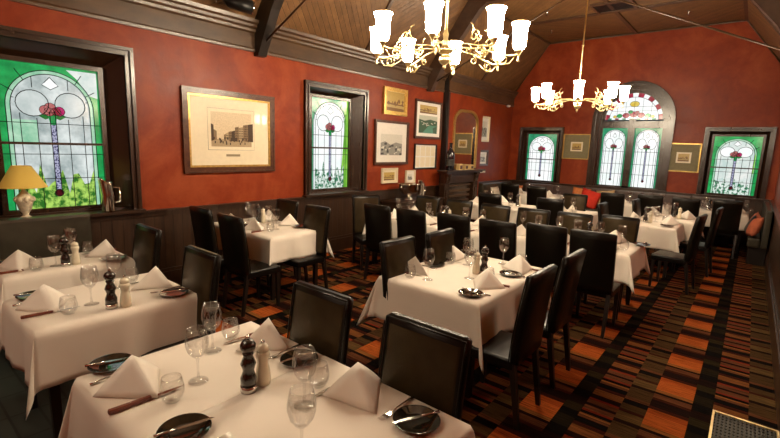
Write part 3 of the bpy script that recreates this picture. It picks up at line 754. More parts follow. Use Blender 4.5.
# ------------------------------------------------------------------ tables and cloths
TOP = .75
def dining_table(x0, x1, y0, y1, label, group):
    cx, cy = (x0+x1)/2, (y0+y1)/2; a, b_ = (x1-x0)/2, (y1-y0)/2
    r = tag(empty('dining_table', (cx, cy, 0)), label, 'table', group)
    t = MB(); t.box(-a+.004, a-.004, -b_+.004, b_-.004, TOP-.032, TOP-.004, 0, .004); t.build('tabletop', M['wood'], r)
    for sx in (-1, 1):
        for sy in (-1, 1):
            l = MB(); x = sx*(a-.07); y = sy*(b_-.07)
            l.hexa([(x-.02, y-.02, 0), (x+.02, y-.02, 0), (x+.02, y+.02, 0), (x-.02, y+.02, 0)], [(x-.028, y-.028, TOP-.033), (x+.028, y-.028, TOP-.033), (x+.028, y+.028, TOP-.033), (x-.028, y+.028, TOP-.033)])
            l.build('leg', M['leg'], r)
    return r
def tablecloth(x0, x1, y0, y1, drops, label, group, seed=0, lift=0.0, flare=0):
    """drops: overhang on -x, +x, -y, +y sides"""
    rnd = random.Random(seed)
    cx, cy = (x0+x1)/2, (y0+y1)/2; a, b_ = (x1-x0)/2, (y1-y0)/2; zt = TOP+lift
    bm = bmesh.new(); uvl = bm.loops.layers.uv.new('UVMap')
    nx, ny, m = max(8, int(a*2/.06)), max(8, int(b_*2/.06)), 9
    ph = [rnd.uniform(0, 6.28) for _ in range(12)]; PH0 = R(5)
    X = [-a + 2*a*i/nx for i in range(nx+1)]; Y = [-b_ + 2*b_*j/ny for j in range(ny+1)]
    def topz(x, y): return zt + .0012*math.sin(7*x+ph[0])*math.sin(6*y+ph[1])
    def quadgrid(g):
        for i in range(len(g)-1):
            for j in range(len(g[0])-1):
                q = [g[i][j], g[i+1][j], g[i+1][j+1], g[i][j+1]]
                if len(set(q)) == 4:
                    try: bm.faces.new(q).smooth = True
                    except ValueError: pass
    quadgrid([[bm.verts.new((x, y, topz(x, y))) for y in Y] for x in X])
    def drop(s):    # rounded shoulder then straight fall; returns (out, down) before tilt
        r = .012; q = s/r
        if q < 1.57: return r*math.sin(q), r*(1-math.cos(q))
        return r, r + (s - 1.57*r)
    def skirt(pts, nrm, L, k):
        if L <= 0: return
        g = []
        n = len(pts)-1; P0, P1 = pts[0], pts[-1]; ln = (P1-P0).length
        for i, p in enumerate(pts):
            t = i/n; win = math.sin(math.pi*t)**.6; row = []
            for j in range(m+1):
                s = L*j/m; o, d = drop(s); w = (s/L)**1.3
                wave = win*w*(.016*math.sin(ln*t*13+ph[k]) + .010*math.sin(ln*t*27+ph[k+1]))
                out = o + d*math.sin(PH0) + wave
                row.append(bm.verts.new((p.x+nrm.x*out, p.y+nrm.y*out, topz(p.x, p.y) - d*math.cos(PH0))))
            g.append(row)
        quadgrid(g)
    dl, dr, dn, df = drops
    skirt([Vector((-a, y, 0)) for y in Y], Vector((-1, 0, 0)), dl, 2)
    skirt([Vector((a, y, 0)) for y in Y], Vector((1, 0, 0)), dr, 4)
    skirt([Vector((x, -b_, 0)) for x in X], Vector((0, -1, 0)), dn, 6)
    skirt([Vector((x, b_, 0)) for x in X], Vector((0, 1, 0)), df, 8)
    for sx, sy, L1, L2 in ((-1, -1, dl, dn), (1, -1, dr, dn), (1, 1, dr, df), (-1, 1, dl, df)):
        if L1 <= 0 or L2 <= 0: continue
        g = []; K = 18; amp = rnd.uniform(.24, .34); phm = R(rnd.uniform(13, 18) + flare); asym = rnd.uniform(-.12, .12)
        for i in range(K+1):
            th = math.pi/2*i/K; c_, s_ = math.cos(th), math.sin(th)
            rm = min(L1/c_ if c_ > 1e-6 else 1e9, L2/s_ if s_ > 1e-6 else 1e9)
            s2 = math.sin(2*th)
            az = th + amp*math.sin(4*th) * 1.5 + asym*s2
            phi = PH0 + (phm-PH0)*(s2**.8 if s2 > 0 else 0) - R(5)*abs(math.sin(4*th))
            row = []
            for j in range(m+1):
                s = rm*j/m; o, d = drop(s)
                out = o + d*math.sin(phi); z = topz(sx*a, sy*b_) - d*math.cos(phi)
                row.append(bm.verts.new((sx*(a+out*math.cos(az)), sy*(b_+out*math.sin(az)), z)))
            g.append(row)
        quadgrid(g)
    bmesh.ops.remove_doubles(bm, verts=bm.verts, dist=.0008)
    bmesh.ops.recalc_face_normals(bm, faces=bm.faces)
    me = bpy.data.meshes.new('tablecloth'); bm.to_mesh(me); bm.free(); me.materials.append(M['cloth'])
    o = bpy.data.objects.new('tablecloth', me); C.objects.link(o); o.location = (cx, cy, 0)
    sd = o.modifiers.new('thickness', 'SOLIDIFY'); sd.thickness = .0025; sd.offset = 1
    tag(o, label, 'tablecloth', group)
    return o
tabs = {  # x0,x1,y0,y1, drops(-x,+x,-y,+y), description
 'T1': (3.18, 4.64, .53, 1.40, (.30, .27, .30, .27), 'the table nearest the camera'),
 'T2': (1.78, 2.50, .53, 1.42, (.27, .32, .32, .27), 'the second table from bottom left'),
 'T3': (.74, 1.24, .62, 1.48, (.25, .30, .30, .25), 'the table beside the banquette'),
 'T6': (.06, 1.33, 2.86, 3.64, (.02, .30, .32, .28), 'the table under the large street print'),
 'M1': (3.12, 4.02, 2.63, 3.88, (.32, .33, .34, .28), 'the square middle table'),
 'M2a': (.96, 2.84, 4.88, 5.62, (.32, .28, .28, .28), 'the left long table'),
 'M2b': (2.95, 4.46, 5.10, 5.86, (.28, .30, .32, .28), 'the right long table'),
 'M3a': (.98, 2.20, 7.52, 8.30, (.30, .28, .30, .28), 'the back table near the mantelpiece'),
 'M3b': (2.45, 3.32, 7.72, 8.46, (.28, .28, .28, .28), 'the back table left of the red cushion'),
 'M5a': (3.86, 4.60, 7.46, 8.24, (.28, .28, .33, .28), 'the nearer right-hand table'),
 'M5b': (3.98, 4.74, 8.45, 9.20, (.28, .28, .33, .28), 'the farther right-hand table'),
 'F1': (.72, 1.92, 10.25, 10.95, (.28, .28, .30, .2), 'the bench table under the left window'),
 'F2': (2.95, 4.14, 10.25, 10.95, (.30, .28, .30, .2), 'the bench table under the arched window'),
 'F3': (4.26, 5.38, 10.45, 11.05, (.28, .30, .30, .2), 'the bench table under the green window'),
}
for i, (k, (x0, x1, y0, y1, dr, desc)) in enumerate(tabs.items()):
    dining_table(x0, x1, y0, y1, 'dark wooden table hidden under the cloth of '+desc, 'dark dining tables under cloths')
    if k == 'T1':
        tablecloth(x0, 3.85, y0, y1, (dr[0], 0, dr[2], dr[3]), 'cream linen cloth over the left half of '+desc, 'cream linen tablecloths', 11)
        tablecloth(3.815, x1, y0, y1, (0, dr[1], dr[2]+.01, dr[3]+.01), 'cream linen cloth over the right half of '+desc, 'cream linen tablecloths', 12, .0028)
    elif k == 'M1':
        tablecloth(x0, x1, y0, 3.42, (dr[0], dr[1], dr[2], 0), 'cream linen cloth over the nearer half of '+desc, 'cream linen tablecloths', 13, .0028, 7)
        tablecloth(x0, x1, 3.39, y1, (dr[0]+.01, dr[1]+.01, 0, dr[3]), 'cream linen cloth over the farther half of '+desc, 'cream linen tablecloths', 14)
    else: tablecloth(x0, x1, y0, y1, dr, 'cream linen tablecloth draped over '+desc, 'cream linen tablecloths', 11+i*3, 0, 4 if k in ('T6', 'M5a', 'M5b', 'M2b') else 0)

# ------------------------------------------------------------------ tableware
ZT = TOP + .0055
def mk_wine():
    r = empty('wine_glass'); b = MB()
    b.lathe([(.010, .092), (.020, .100), (.033, .118), (.040, .142), (.0405, .160), (.037, .185), (.033, .205), (.0318, .205), (.0358, .185), (.039, .160), (.0385, .143), (.032, .120), (.018, .103), (0, .0965)], 20)
    b.build('bowl', M['glass'], r, recalc=False)
    b = MB(); b.lathe([(0, .096), (.010, .093), (.005, .084), (.0035, .05), (.005, .010), (.020, .004), (.034, .0025), (.035, .001), (0, 0)], 16); b.build('stem_and_foot', M['glass'], r)
    return r
def mk_tumbler():
    b = MB(); b.lathe([(0, 0), (.024, .001), (.034, .014), (.041, .034), (.0415, .05), (.037, .075), (.033, .092), (.0318, .092), (.0355, .075), (.0395, .05), (.039, .036), (.032, .018), (.02, .010), (0, .009)], 20)
    return b.build('water_tumbler', M['glass'], recalc=False)
def mk_plate():
    b = MB(); b.lathe([(0, .004), (.045, .004), (.055, .007), (.085, .016), (.088, .018), (.087, .020), (.083, .019), (.054, .010), (.044, .0075), (0, .0075)], 28)
    return b.build('side_plate', M['plate'])
def mk_napkin():
    b = MB(); H = .125; rnd = random.Random(3)
    A = Vector((0, -.035, H)); T = Vector((0, .125, .004)); Lc = Vector((-.125, -.075, .002)); Rc = Vector((.125, -.075, .002))
    # two outer leaves with a soft sag, plus inner folds closing the front
    def leaf(P, side, off, sc):
        g = []
        n = 6
        for i in range(n+1):
            row = []
            for j in range(n+1-i):
                u, v = i/n, j/n; w = 1-u-v
                p = A*w + P*u + T*v; sag = .010*u*w*4*side; p = p*1.0
                p = Vector((p.x*sc + sag*.6, p.y, p.z*sc)); p.z -= .010*math.sin(math.pi*v)*(u) 
                row.append(b.bm.verts.new((p.x+off*side, p.y, max(.001, p.z))))
            g.append(row)
        for i in range(n):
            for j in range(n-i):
                b.bm.faces.new((g[i][j], g[i+1][j], g[i][j+1])).smooth = True
                if j < n-i-1: b.bm.faces.new((g[i+1][j], g[i+1][j+1], g[i][j+1])).smooth = True
    leaf(Lc, -1, 0, 1); leaf(Rc, 1, 0, 1); leaf(Lc*.97, -1, 0, .965); leaf(Rc*.97, 1, 0, .965)
    Mi = Vector((0, -.022, .002))
    for P in (Lc, Rc):
        b.face([A*.985, P*.985, Mi])
        b.face([A*.93+Vector((0, -.006, 0)), P*.80, Mi+Vector((0, -.012, 0))])
    me = b.build('folded_napkin', M['napkin'])
    sd = me.modifiers.new('thickness', 'SOLIDIFY'); sd.thickness = .0018; sd.offset = 0
    return me
def blade(b, pts, z0, z1):
    b.hexa([(x, y, z0) for x, y in pts], [(x, y, z1) for x, y in pts])
def mk_steak():
    r = empty('steak_knife')
    b = MB(); blade(b, [(-.006, .012), (.007, .012), (.010, .04), (.009, .09), (.000, .125), (-.005, .10)], .004, .0055); b.build('blade', M['steel'], r)
    b = MB(); b.hexa([(-.008, -.115, .001), (.010, -.115, .001), (.008, .014, .001), (-.007, .014, .001)], [(-.007, -.113, .014), (.009, -.113, .014), (.007, .012, .012), (-.006, .012, .012)], 0, .003); h = b.build('handle', M['handle'], r)
    b = MB()
    for y in (-.09, -.05, -.01): b.lathe([(0, .0145), (.0025, .0145), (.0025, .0125)], 8, (0, y, 0))
    b.build('rivets', M['steel'], h); return r
def mk_fork():
    b = MB()
    b.tube([(0, -.10, .004), (0, -.06, .007), (0, 0, .008), (0, .03, .006)], [.006, .0045, .003, .003], 6)
    b.hexa([(-.004, .028, .005), (.004, .028, .005), (.011, .05, .003), (-.011, .05, .003)], [(-.004, .028, .007), (.004, .028, .007), (.011, .05, .005), (-.011, .05, .005)])
    for x in (-.0095, -.0032, .0032, .0095): b.tube([(x, .05, .004), (x, .07, .005), (x*.9, .095, .009)], [.0016, .0014, .0008], 5)
    return b.build('table_fork', M['steel'])
def mk_butter():
    b = MB()
    b.tube([(0, -.09, .0), (0, -.02, .0)], [.0055, .004], 6)
    b.hexa([(-.006, -.02, -.001), (.006, -.02, -.001), (.010, .05, -.001), (.002, .095, -.001), (-.006, .08, -.001)], [(-.006, -.02, .001), (.006, -.02, .001), (.010, .05, .001), (.002, .095, .001), (-.006, .08, .001)])
    return b.build('butter_knife', M['steel'])
def mk_pepper():
    r = empty('pepper_mill'); b = MB()
    b.lathe([(0, .022), (.026, .022), (.027, .05), (.022, .062), (.018, .075), (.022, .09), (.026, .10), (.020, .115), (.015, .128), (.020, .137), (.015, .142), (0, .142)], 16); b.build('body', M['mill'], r)
    b = MB(); b.lathe([(0, 0), (.027, 0), (.0275, .022), (0, .0225)], 16); b.build('steel_collar', M['steel'], r)
    b = MB(); b.lathe([(0, .1425), (.018, .1425), (.026, .155), (.026, .168), (.019, .18), (.010, .186), (0, .186)], 16); h = b.build('head', M['mill'], r)
    b = MB(); b.lathe([(0, .1862), (.006, .187), (.0075, .193), (.005, .199), (0, .2)], 10); b.build('knob', M['steel'], h); return r
def mk_salt():
    r = empty('salt_mill'); b = MB()
    b.lathe([(0, 0), (.024, 0), (.026, .02), (.023, .05), (.018, .075), (.019, .09), (.024, .105), (.021, .118), (0, .118)], 16); b.build('body', M['salt'], r)
    b = MB(); b.lathe([(0, .1185), (.020, .1185), (.021, .13), (.014, .142), (0, .145)], 14); b.build('cap', M['salt'], r)
    b = MB(); b.lathe([(0, .1452), (.005, .146), (.007, .152), (.004, .158), (0, .159)], 10); b.build('knob', M['steel'], r); return r
SCL = {'jug': 1.4, 'wine': 1.2, 'tumbler': 1.13, 'plate': 1.05, 'napkin': 1.12, 'steak': 1.2, 'fork': 1.12, 'butter': 1.1, 'pepper': 1.25, 'salt': 1.28}
rj = random.Random(21)
def setting(tk, sx, sy, deg, which, items='PFNSTW', nrot=0, shift={}):
    desc = tabs[tk][5]; a = R(deg); ca, sa = math.cos(a), math.sin(a)
    def at(k, lx, ly, rz, z=ZT):
        if k in shift: lx += shift[k][0]; ly += shift[k][1]
        lx += rj.uniform(-.008, .008); ly += rj.uniform(-.008, .008)
        return (sx + lx*ca - ly*sa, sy + lx*sa + ly*ca, z), a + R(rz)
    def nm(s): return s + ' at ' + which + ' of ' + desc
    if 'P' in items:
        l, r = at('P', -.28, .13, 0); inst('plate', mk_plate, l, r, nm('dark side plate'), 'plate', 'dark side plates')
        if 'B' in items or True:
            l2 = (l[0], l[1], ZT+.026); inst('butter', mk_butter, l2, a+R(rj.uniform(-35, -10)), nm('butter knife on plate'), 'knife', 'butter knives on side plates')
    if 'F' in items:
        l, r = at('F', -.165, .12, rj.uniform(-6, 6)); inst('fork', mk_fork, l, r, nm('steel fork'), 'fork', 'steel forks')
    if 'N' in items:
        l, r = at('N', .0, .14, nrot + rj.uniform(-12, 12)); inst('napkin', mk_napkin, l, r, nm('peaked cream napkin'), 'napkin', 'peaked cream napkins')
    if 'S' in items:
        l, r = at('S', .12, .13, rj.uniform(-6, 6)); inst('steak', mk_steak, l, r, nm('wood-handled steak knife'), 'knife', 'wood-handled steak knives')
    if 'T' in items:
        l, r = at('T', .19, .20, 0); inst('tumbler', mk_tumbler, l, r, nm('rounded water tumbler'), 'glass', 'rounded water tumblers')
    if 'W' in items:
        l, r = at('W', .12, .34, 0); inst('wine', mk_wine, l, r, nm('stemmed wine glass'), 'wine glass', 'stemmed wine glasses')
def mills(tk, x, y, x2, y2, which=''):
    desc = tabs[tk][5]
    inst('pepper', mk_pepper, (x, y, ZT), rj.uniform(0, 6), 'dark turned pepper mill on ' + which + desc, 'pepper mill', 'dark turned pepper mills')
    inst('salt', mk_salt, (x2, y2, ZT), rj.uniform(0, 6), 'cream salt mill on ' + which + desc, 'salt mill', 'cream salt mills')
# seats facing +y sit at the low-y edge (deg 0), facing -y (180), facing +x (-90), facing -x (90)
t = tabs
setting('T1', 3.47, .53, 0, 'camera side left', nrot=-90); setting('T1', 3.49, 1.40, 180, 'far side left', nrot=0)
setting('T1', 4.20, 1.40, 180, 'far side right', nrot=60); setting('T1', 4.18, .53, 0, 'camera side right', items='PFSTW')
mills('T1', 3.82, .97, 3.815, 1.045)
setting('T2', 2.13, .53, 0, 'camera side', nrot=-90); setting('T2', 2.14, 1.42, 180, 'far side', nrot=0, shift={'S': (.0, 0)})
mills('T2', 2.40, .93, 2.43, 1.0)
setting('T3', 1.00, .62, 0, 'camera side', nrot=-90, shift={'P': (.06, 0), 'T': (-.02, .0), 'S': (-.01, 0), 'W': (-.02, 0)}); setting('T3', .98, 1.48, 180, 'far side', nrot=10, shift={'T': (-.02, 0), 'P': (.06, 0)})
mills('T3', 1.15, 1.02, 1.15, 1.09)
inst('wine', mk_wine, (.84, 1.14, ZT), 0, 'extra wine glass at back middle of the table beside the banquette', 'wine glass', 'stemmed wine glasses')
setting('T6', .34, 2.86, 0, 'camera side wall-end', items='NTWS', nrot=20); setting('T6', .86, 2.86, 0, 'camera side window-end', nrot=20, shift={'P': (.02, 0)})
setting('T6', .34, 3.64, 180, 'far side wall-end', items='FNTWS'); setting('T6', .80, 3.64, 180, 'far side window-end', nrot=0, shift={'P': (.02, 0)})
mills('T6', .50, 3.27, .50, 3.34)
setting('M1', 3.12, 2.95, -90, 'near left', nrot=90); setting('M1', 3.12, 3.58, -90, 'far left', nrot=60, shift={'P': (.02, 0)})
setting('M1', 4.02, 2.98, 90, 'near right', nrot=90, shift={'P': (.05, 0)}); setting('M1', 4.02, 3.62, 90, 'far right', nrot=110, shift={'P': (.10, 0)})
mills('M1', 3.70, 3.31, 3.65, 3.27)
xs = (1.33, 1.90, 2.50)
for i, w in enumerate(('left', 'middle', 'right')):
    setting('M2a', xs[i]+.05, 4.88, 0, 'camera side '+w, items='NSTWP', nrot=rj.uniform(-60, 60))
    setting('M2a', xs[i], 5.62, 180, 'far side '+w, items='NTW', nrot=rj.uniform(-30, 30))
mills('M2a', 2.12, 5.22, 2.12, 5.29)
xs = (3.22, 3.70, 4.18)
for i, w in enumerate(('left', 'middle', 'right')):
    setting('M2b', xs[i], 5.10, 0, 'camera side '+w, items='NSTWP', nrot=rj.uniform(-60, 60))
    setting('M2b', xs[i], 5.86, 180, 'far side '+w, items='NTW' if i < 2 else 'NTWP', nrot=rj.uniform(-30, 30))
mills('M2b', 3.95, 5.46, 3.95, 5.53)
setting('M3a', 1.76, 7.52, 0, 'camera side right', items='NTW'); setting('M3a', 1.25, 7.52, 0, 'camera side left', items='NTW', nrot=60)
setting('M3a', 1.55, 8.30, 180, 'far side', items='NTW'); mills('M3a', 2.02, 7.86, 2.02, 7.93)
setting('M3b', 2.85, 7.72, 0, 'camera side', items='NTW'); setting('M3b', 2.88, 8.46, 180, 'far side', items='NTW')
setting('M5a', 4.60, 7.84, 90, 'aisle side', items='NTWP', nrot=90); setting('M5a', 3.86, 7.86, -90, 'window side', items='NTW')
mills('M5a', 4.15, 7.80, 4.22, 7.78)
setting('M5b', 4.74, 8.82, 90, 'aisle side', items='NTW', nrot=90); setting('M5b', 3.98, 8.82, -90, 'window side', items='NTW')
mills('M5b', 4.42, 8.72, 4.50, 8.70)
setting('F1', 1.02, 10.25, 0, 'left', items='NTW'); setting('F1', 1.72, 10.25, 0, 'right', items='NTW'); setting('F1', 1.35, 10.95, 180, 'bench side', items='NTW')
setting('F2', 3.25, 10.25, 0, 'left', items='NTW', nrot=50); setting('F2', 3.85, 10.25, 0, 'right', items='NTW'); setting('F2', 3.5, 10.95, 180, 'bench side', items='TW')
setting('F3', 4.56, 10.45, 0, 'left', items='TW'); setting('F3', 5.22, 10.45, 0, 'right', items='NTW', nrot=50); setting('F3', 4.85, 11.05, 180, 'bench side', items='TW')
mills('F3', 4.78, 10.60, 4.78, 10.67); mills('F2', 3.58, 10.6, 3.58, 10.67)
# the shapes above were made once; placeholders for nothing else

# ------------------------------------------------------------------ pictures
fnL = lambda u, v, d: (d, u, v)
fnF = lambda u, v, d: (u, YF-d, v)
fnB = lambda u, v, d: (BX+d, u, v)
PT = {k: simple('ink_'+k, c, .3, 0, .4, .5, .12, 60) for k, c in dict(sky=(.66,.54,.36), skyw=(.68,.66,.58), far=(.42,.32,.19), mid=(.22,.15,.08), dark=(.055,.035,.02), grey=(.30,.29,.26), dgrey=(.06,.06,.06), water=(.10,.28,.20), hill=(.05,.11,.06), gsky=(.50,.52,.42), amber=(.52,.36,.10), brown=(.20,.10,.03), field=(.45,.33,.12)).items()}
def paint(b, q, kind, rnd):
    # q(s, t, lift) maps unit square to the print surface
    keys = []
    def mi(k):
        if k not in keys: keys.append(k)
        return keys.index(k)
    lay = [0]
    def poly(pts, k): lay[0] += 1; b.face([q(s_, t_, .00006*lay[0]) for s_, t_ in pts], mi(k))
    if kind == 'print':
        poly([(0,0),(1,0),(1,1),(0,1)], 'sky'); poly([(0,0),(1,0),(1,.22),(0,.22)], 'far')
        poly([(0,.16),(.06,.18),(.06,.62),(.0,.66)], 'dark'); poly([(.06,.18),(.13,.2),(.13,.45),(.06,.50)], 'mid')
        x = .30
        for i in range(9):
            w_ = .05+.012*i; h_ = .34+.05*i+rnd.uniform(-.04,.06)
            poly([(x,.17),(x+w_,.15),(x+w_,h_+.03),(x,h_)], ('mid','far','mid','dark')[i%4])
            for r_ in range(int((h_-.22)/.07)):
                for c_ in range(3): poly([(x+w_*(.12+.3*c_),.24+.07*r_),(x+w_*(.28+.3*c_),.24+.07*r_),(x+w_*(.28+.3*c_),.28+.07*r_),(x+w_*(.12+.3*c_),.28+.07*r_)], 'dark')
            x += w_
            if x > .93: break
        for i in range(26): u = rnd.uniform(.05,.95); v = rnd.uniform(.05,.22); poly([(u,v),(u+.025,v),(u+.025,v+.07),(u,v+.07)], 'dark')
        poly([(.46,.17),(.62,.16),(.62,.27),(.46,.27)], 'dark')
    elif kind == 'print2':
        poly([(0,0),(1,0),(1,1),(0,1)], 'skyw'); poly([(0,0),(1,0),(1,.55),(.7,.62),(.45,.5),(.2,.66),(0,.58)], 'grey')
        for i in range(34): u = rnd.uniform(0,.9); v = rnd.uniform(.0,.55); w_ = rnd.uniform(.04,.14); h_ = rnd.uniform(.04,.14); poly([(u,v),(u+min(w_,.99-u),v),(u+min(w_,.99-u),v+h_),(u,v+h_*.8)], rnd.choice(('dgrey','dgrey','skyw','grey')))
    elif kind == 'print3':
        poly([(0,0),(1,0),(1,1),(0,1)], 'gsky'); poly([(0,.4),(1,.4),(1,.72),(.6,.80),(.3,.70),(0,.78)], 'hill'); poly([(0,0),(1,0),(1,.42),(0,.40)], 'hill')
        poly([(.2,0),(.8,.0),(.75,.3),(1,.44),(.55,.46),(.35,.2)], 'water')
        for i in range(14): u = rnd.uniform(0,.9); v = rnd.uniform(.4,.62); poly([(u,v),(u+.07,v),(u+.07,v+.04),(u,v+.04)], 'skyw')
    else:
        poly([(0,0),(1,0),(1,1),(0,1)], 'amber'); poly([(0,0),(1,0),(1,.35),(0,.45)], 'brown'); poly([(.0,.2),(1,.15),(1,.3),(0,.34)], 'field')
        for i in range(12): u = rnd.uniform(0,.85); v = rnd.uniform(.3,.6); r_ = rnd.uniform(.05,.12); poly([(u+r_*.6,v-r_),(u+r_*1.2,v),(u+r_*.6,v+r_),(u,v)], 'brown')
    return [PT[k] for k in keys]

def picture(name, fn, u0, u1, v0, v1, fw, mats, pic, label, cat='picture', d=.035, extra=None, tilt=0):
    fm, mm, pm = mats; r = tag(empty(name, fn((u0+u1)/2, v0, .001)), label, cat); inv = Vector(fn((u0+u1)/2, v0, .001))
    g = lambda u, v, dd: tuple(Vector(fn(u, v, dd+.002)) - inv)
    def fr(b, a0, a1, b0, b1, w, d0, d1):
        for q in ([(a0, b0), (a1, b0), (a1-w, b0+w), (a0+w, b0+w)], [(a1, b0), (a1, b1), (a1-w, b1-w), (a1-w, b0+w)], [(a1, b1), (a0, b1), (a0+w, b1-w), (a1-w, b1-w)], [(a0, b1), (a0, b0), (a0+w, b0+w), (a0+w, b1-w)]):
            b.hexa([g(u, v, d0) for u, v in q], [g(u, v, d1) for u, v in q])
    b = MB(); fr(b, u0, u1, v0, v1, fw, 0, d); fr(b, u0+fw*.0, u1-fw*.0, v0, v1, fw*.35, d, d+.008); b.build('frame', M[fm], r)
    if extra:
        b = MB(); w = fw; fr(b, u0+w, u1-w, v0+w, v1-w, extra[1], .0, d*.8); b.build('slip', M[extra[0]], r); fw = fw + extra[1]
    b = MB(); q = [(u0+fw, v0+fw), (u1-fw, v0+fw), (u1-fw, v1-fw), (u0+fw, v1-fw)]; b.hexa([g(u, v, .002) for u, v in q], [g(u, v, d*.35) for u, v in q]); mt = b.build('mount', M[mm], r)
    for (a0, a1, b0, b1, mk, ln) in pic:
        W_, H_ = u1-u0-2*fw, v1-v0-2*fw; p0, p1, s0, s1 = u0+fw+W_*a0, u0+fw+W_*a1, v0+fw+H_*b0, v0+fw+H_*b1
        b = MB(); b.face([g(p0, s0, d*.35+.0015), g(p1, s0, d*.35+.0015), g(p1, s1, d*.35+.0015), g(p0, s1, d*.35+.0015)], 0, [(0, 0), (1, 0), (1, 1), (0, 1)])
        if mk.startswith('print'):
            b.bm.free(); b = MB(); zz = d*.35+.0015
            ms = paint(b, lambda s_, t_, l_: g(p0+(p1-p0)*s_, s0+(s1-s0)*t_, zz+l_), mk, random.Random(int(u0*100)))
            o = b.build('print', ms, r, recalc=False)
        else: o = b.build('plaque', M[mk], r, recalc=False)
        if ln:
            b = MB(); c = .012+ln
            pts = [g(p0-c, s0-c, d*.35+.001), g(p1+c, s0-c, d*.35+.001), g(p1+c, s1+c, d*.35+.001), g(p0-c, s1+c, d*.35+.001)]
            b.tube(pts+[pts[0]], .0018, 4); b.build('border_line', M['blackframe'], mt)
    return r
M['plaquegrey'] = simple('caption_plate', (.30, .24, .14), .5)
picture('framed_picture', fnL, 2.56, 3.87, 1.385, 2.42, .072, ('frame', 'mount', 'print'), [(.24, .76, .28, .80, 'print', .03), (.42, .60, .13, .165, 'plaquegrey', 0)], 'large brown-framed old street print hanging between the two left wall windows', extra=('gold', .025))
picture('framed_picture', fnL, 6.25, 6.94, 2.37, 2.86, .07, ('gold', 'mount', 'print4'), [(.0, 1, .0, 1, 'print4', 0)], 'small gilt-framed landscape, topmost left of the wall picture group')
picture('framed_picture', fnL, 7.23, 8.19, 1.97, 2.74, .045, ('frame', 'mountw', 'print3'), [(.12, .88, .10, .62, 'print3', 0), (.14, .86, .68, .92, 'print5', 0)], 'brown-framed green view with white mount, left of the mantel mirror')
picture('framed_picture', fnL, 6.03, 7.03, 1.45, 2.26, .045, ('frame', 'mountw', 'print2'), [(.15, .85, .18, .72, 'print2', 0)], 'brown-framed grey photograph with wide white mount, below the gilt landscape')
picture('framed_certificates', fnL, 7.26, 8.05, 1.35, 1.86, .022, ('blackframe', 'mountw', 'print5'), [(.02+.25*i, .23+.25*i, .04+.48*j, .46+.48*j, 'mount', 0) for i in range(4) for j in range(2)], 'dark thin-framed set of small cream cards below the green view')
picture('framed_picture', fnL, 6.26, 6.72, 1.10, 1.385, .022, ('mount', 'mount', 'print4'), [(.12, .88, .12, .75, 'print4', 0)], 'small cream-framed amber landscape, lowest left of the wall picture group')
picture('framed_picture', fnL, 7.0, 7.3, 1.07, 1.33, .018, ('mount', 'mountw', 'print2'), [(.22, .78, .2, .7, 'print2', 0)], 'smallest white picture just above the silver bowl')
picture('framed_picture', fnL, 9.90, 10.42, 1.98, 2.60, .04, ('mount', 'mountw', 'print2'), [(.15, .85, .15, .85, 'print2', 0)], 'pale-framed black and white photograph just right of the mantel mirror')
picture('framed_picture', fnL, 9.92, 10.45, 1.38, 1.77, .05, ('frame', 'mountw', 'print2'), [(.2, .8, .15, .85, 'print2', 0)], 'small brown-framed photograph below the pale-framed one near room corner')
picture('framed_picture', fnF, 1.47, 2.13, 1.62, 2.25, .022, ('gold', 'mountg', 'print5'), [(.27, .75, .30, .70, 'mount', 0), (.33, .69, .36, .64, 'print5', 0)], 'gilt-framed olive-mounted small print left of the arched window')
picture('framed_picture', fnF, 3.80, 4.43, 1.44, 2.07, .022, ('gold', 'mountg', 'print5'), [(.27, .75, .30, .70, 'mount', 0), (.33, .69, .36, .64, 'print5', 0)], 'gilt-framed olive-mounted small print right of the arched window')

# mantel mirror with arched gilt frame
def mirror():
    y0, y1, z0, z1 = 8.50, 9.60, 1.34, 2.66
    r = tag(empty('mantel_mirror', (BX, (y0+y1)/2, z0)), 'tall gilt mirror with arched top standing on the mantelpiece', 'mirror')
    yc = (y0+y1)/2; hw = (y1-y0)/2
    def outline(s):
        w = hw-s; rr = .36-s*.5
        return [(-w, s), ] + [(-w+rr+rr*math.cos(R(180-90*i/8)), (z1-z0-s)-.26+.26*math.sin(R(90*i/8))*1.0) for i in range(9)] + [(w-rr+rr*math.cos(R(90-90*i/8)), (z1-z0-s)-.26+.26*math.cos(R(90*i/8))) for i in range(9)] + [(w, s)]
    o, i_ = outline(0), outline(.06)
    b = MB(); n = len(o)
    for k in range(n):
        q = (o[k], o[(k+1)%n], i_[(k+1)%n], i_[k]); b.hexa([(.002, u, v) for u, v in q], [(.035, u, v) for u, v in q])
    b.build('gilt_frame', M['gold'], r)
    b = MB(); b.hexa([(.004, u, v) for u, v in outline(.058)], [(.016, u, v) for u, v in outline(.058)]); b.build('mirror_glass', M['mirror'], r)
mirror()
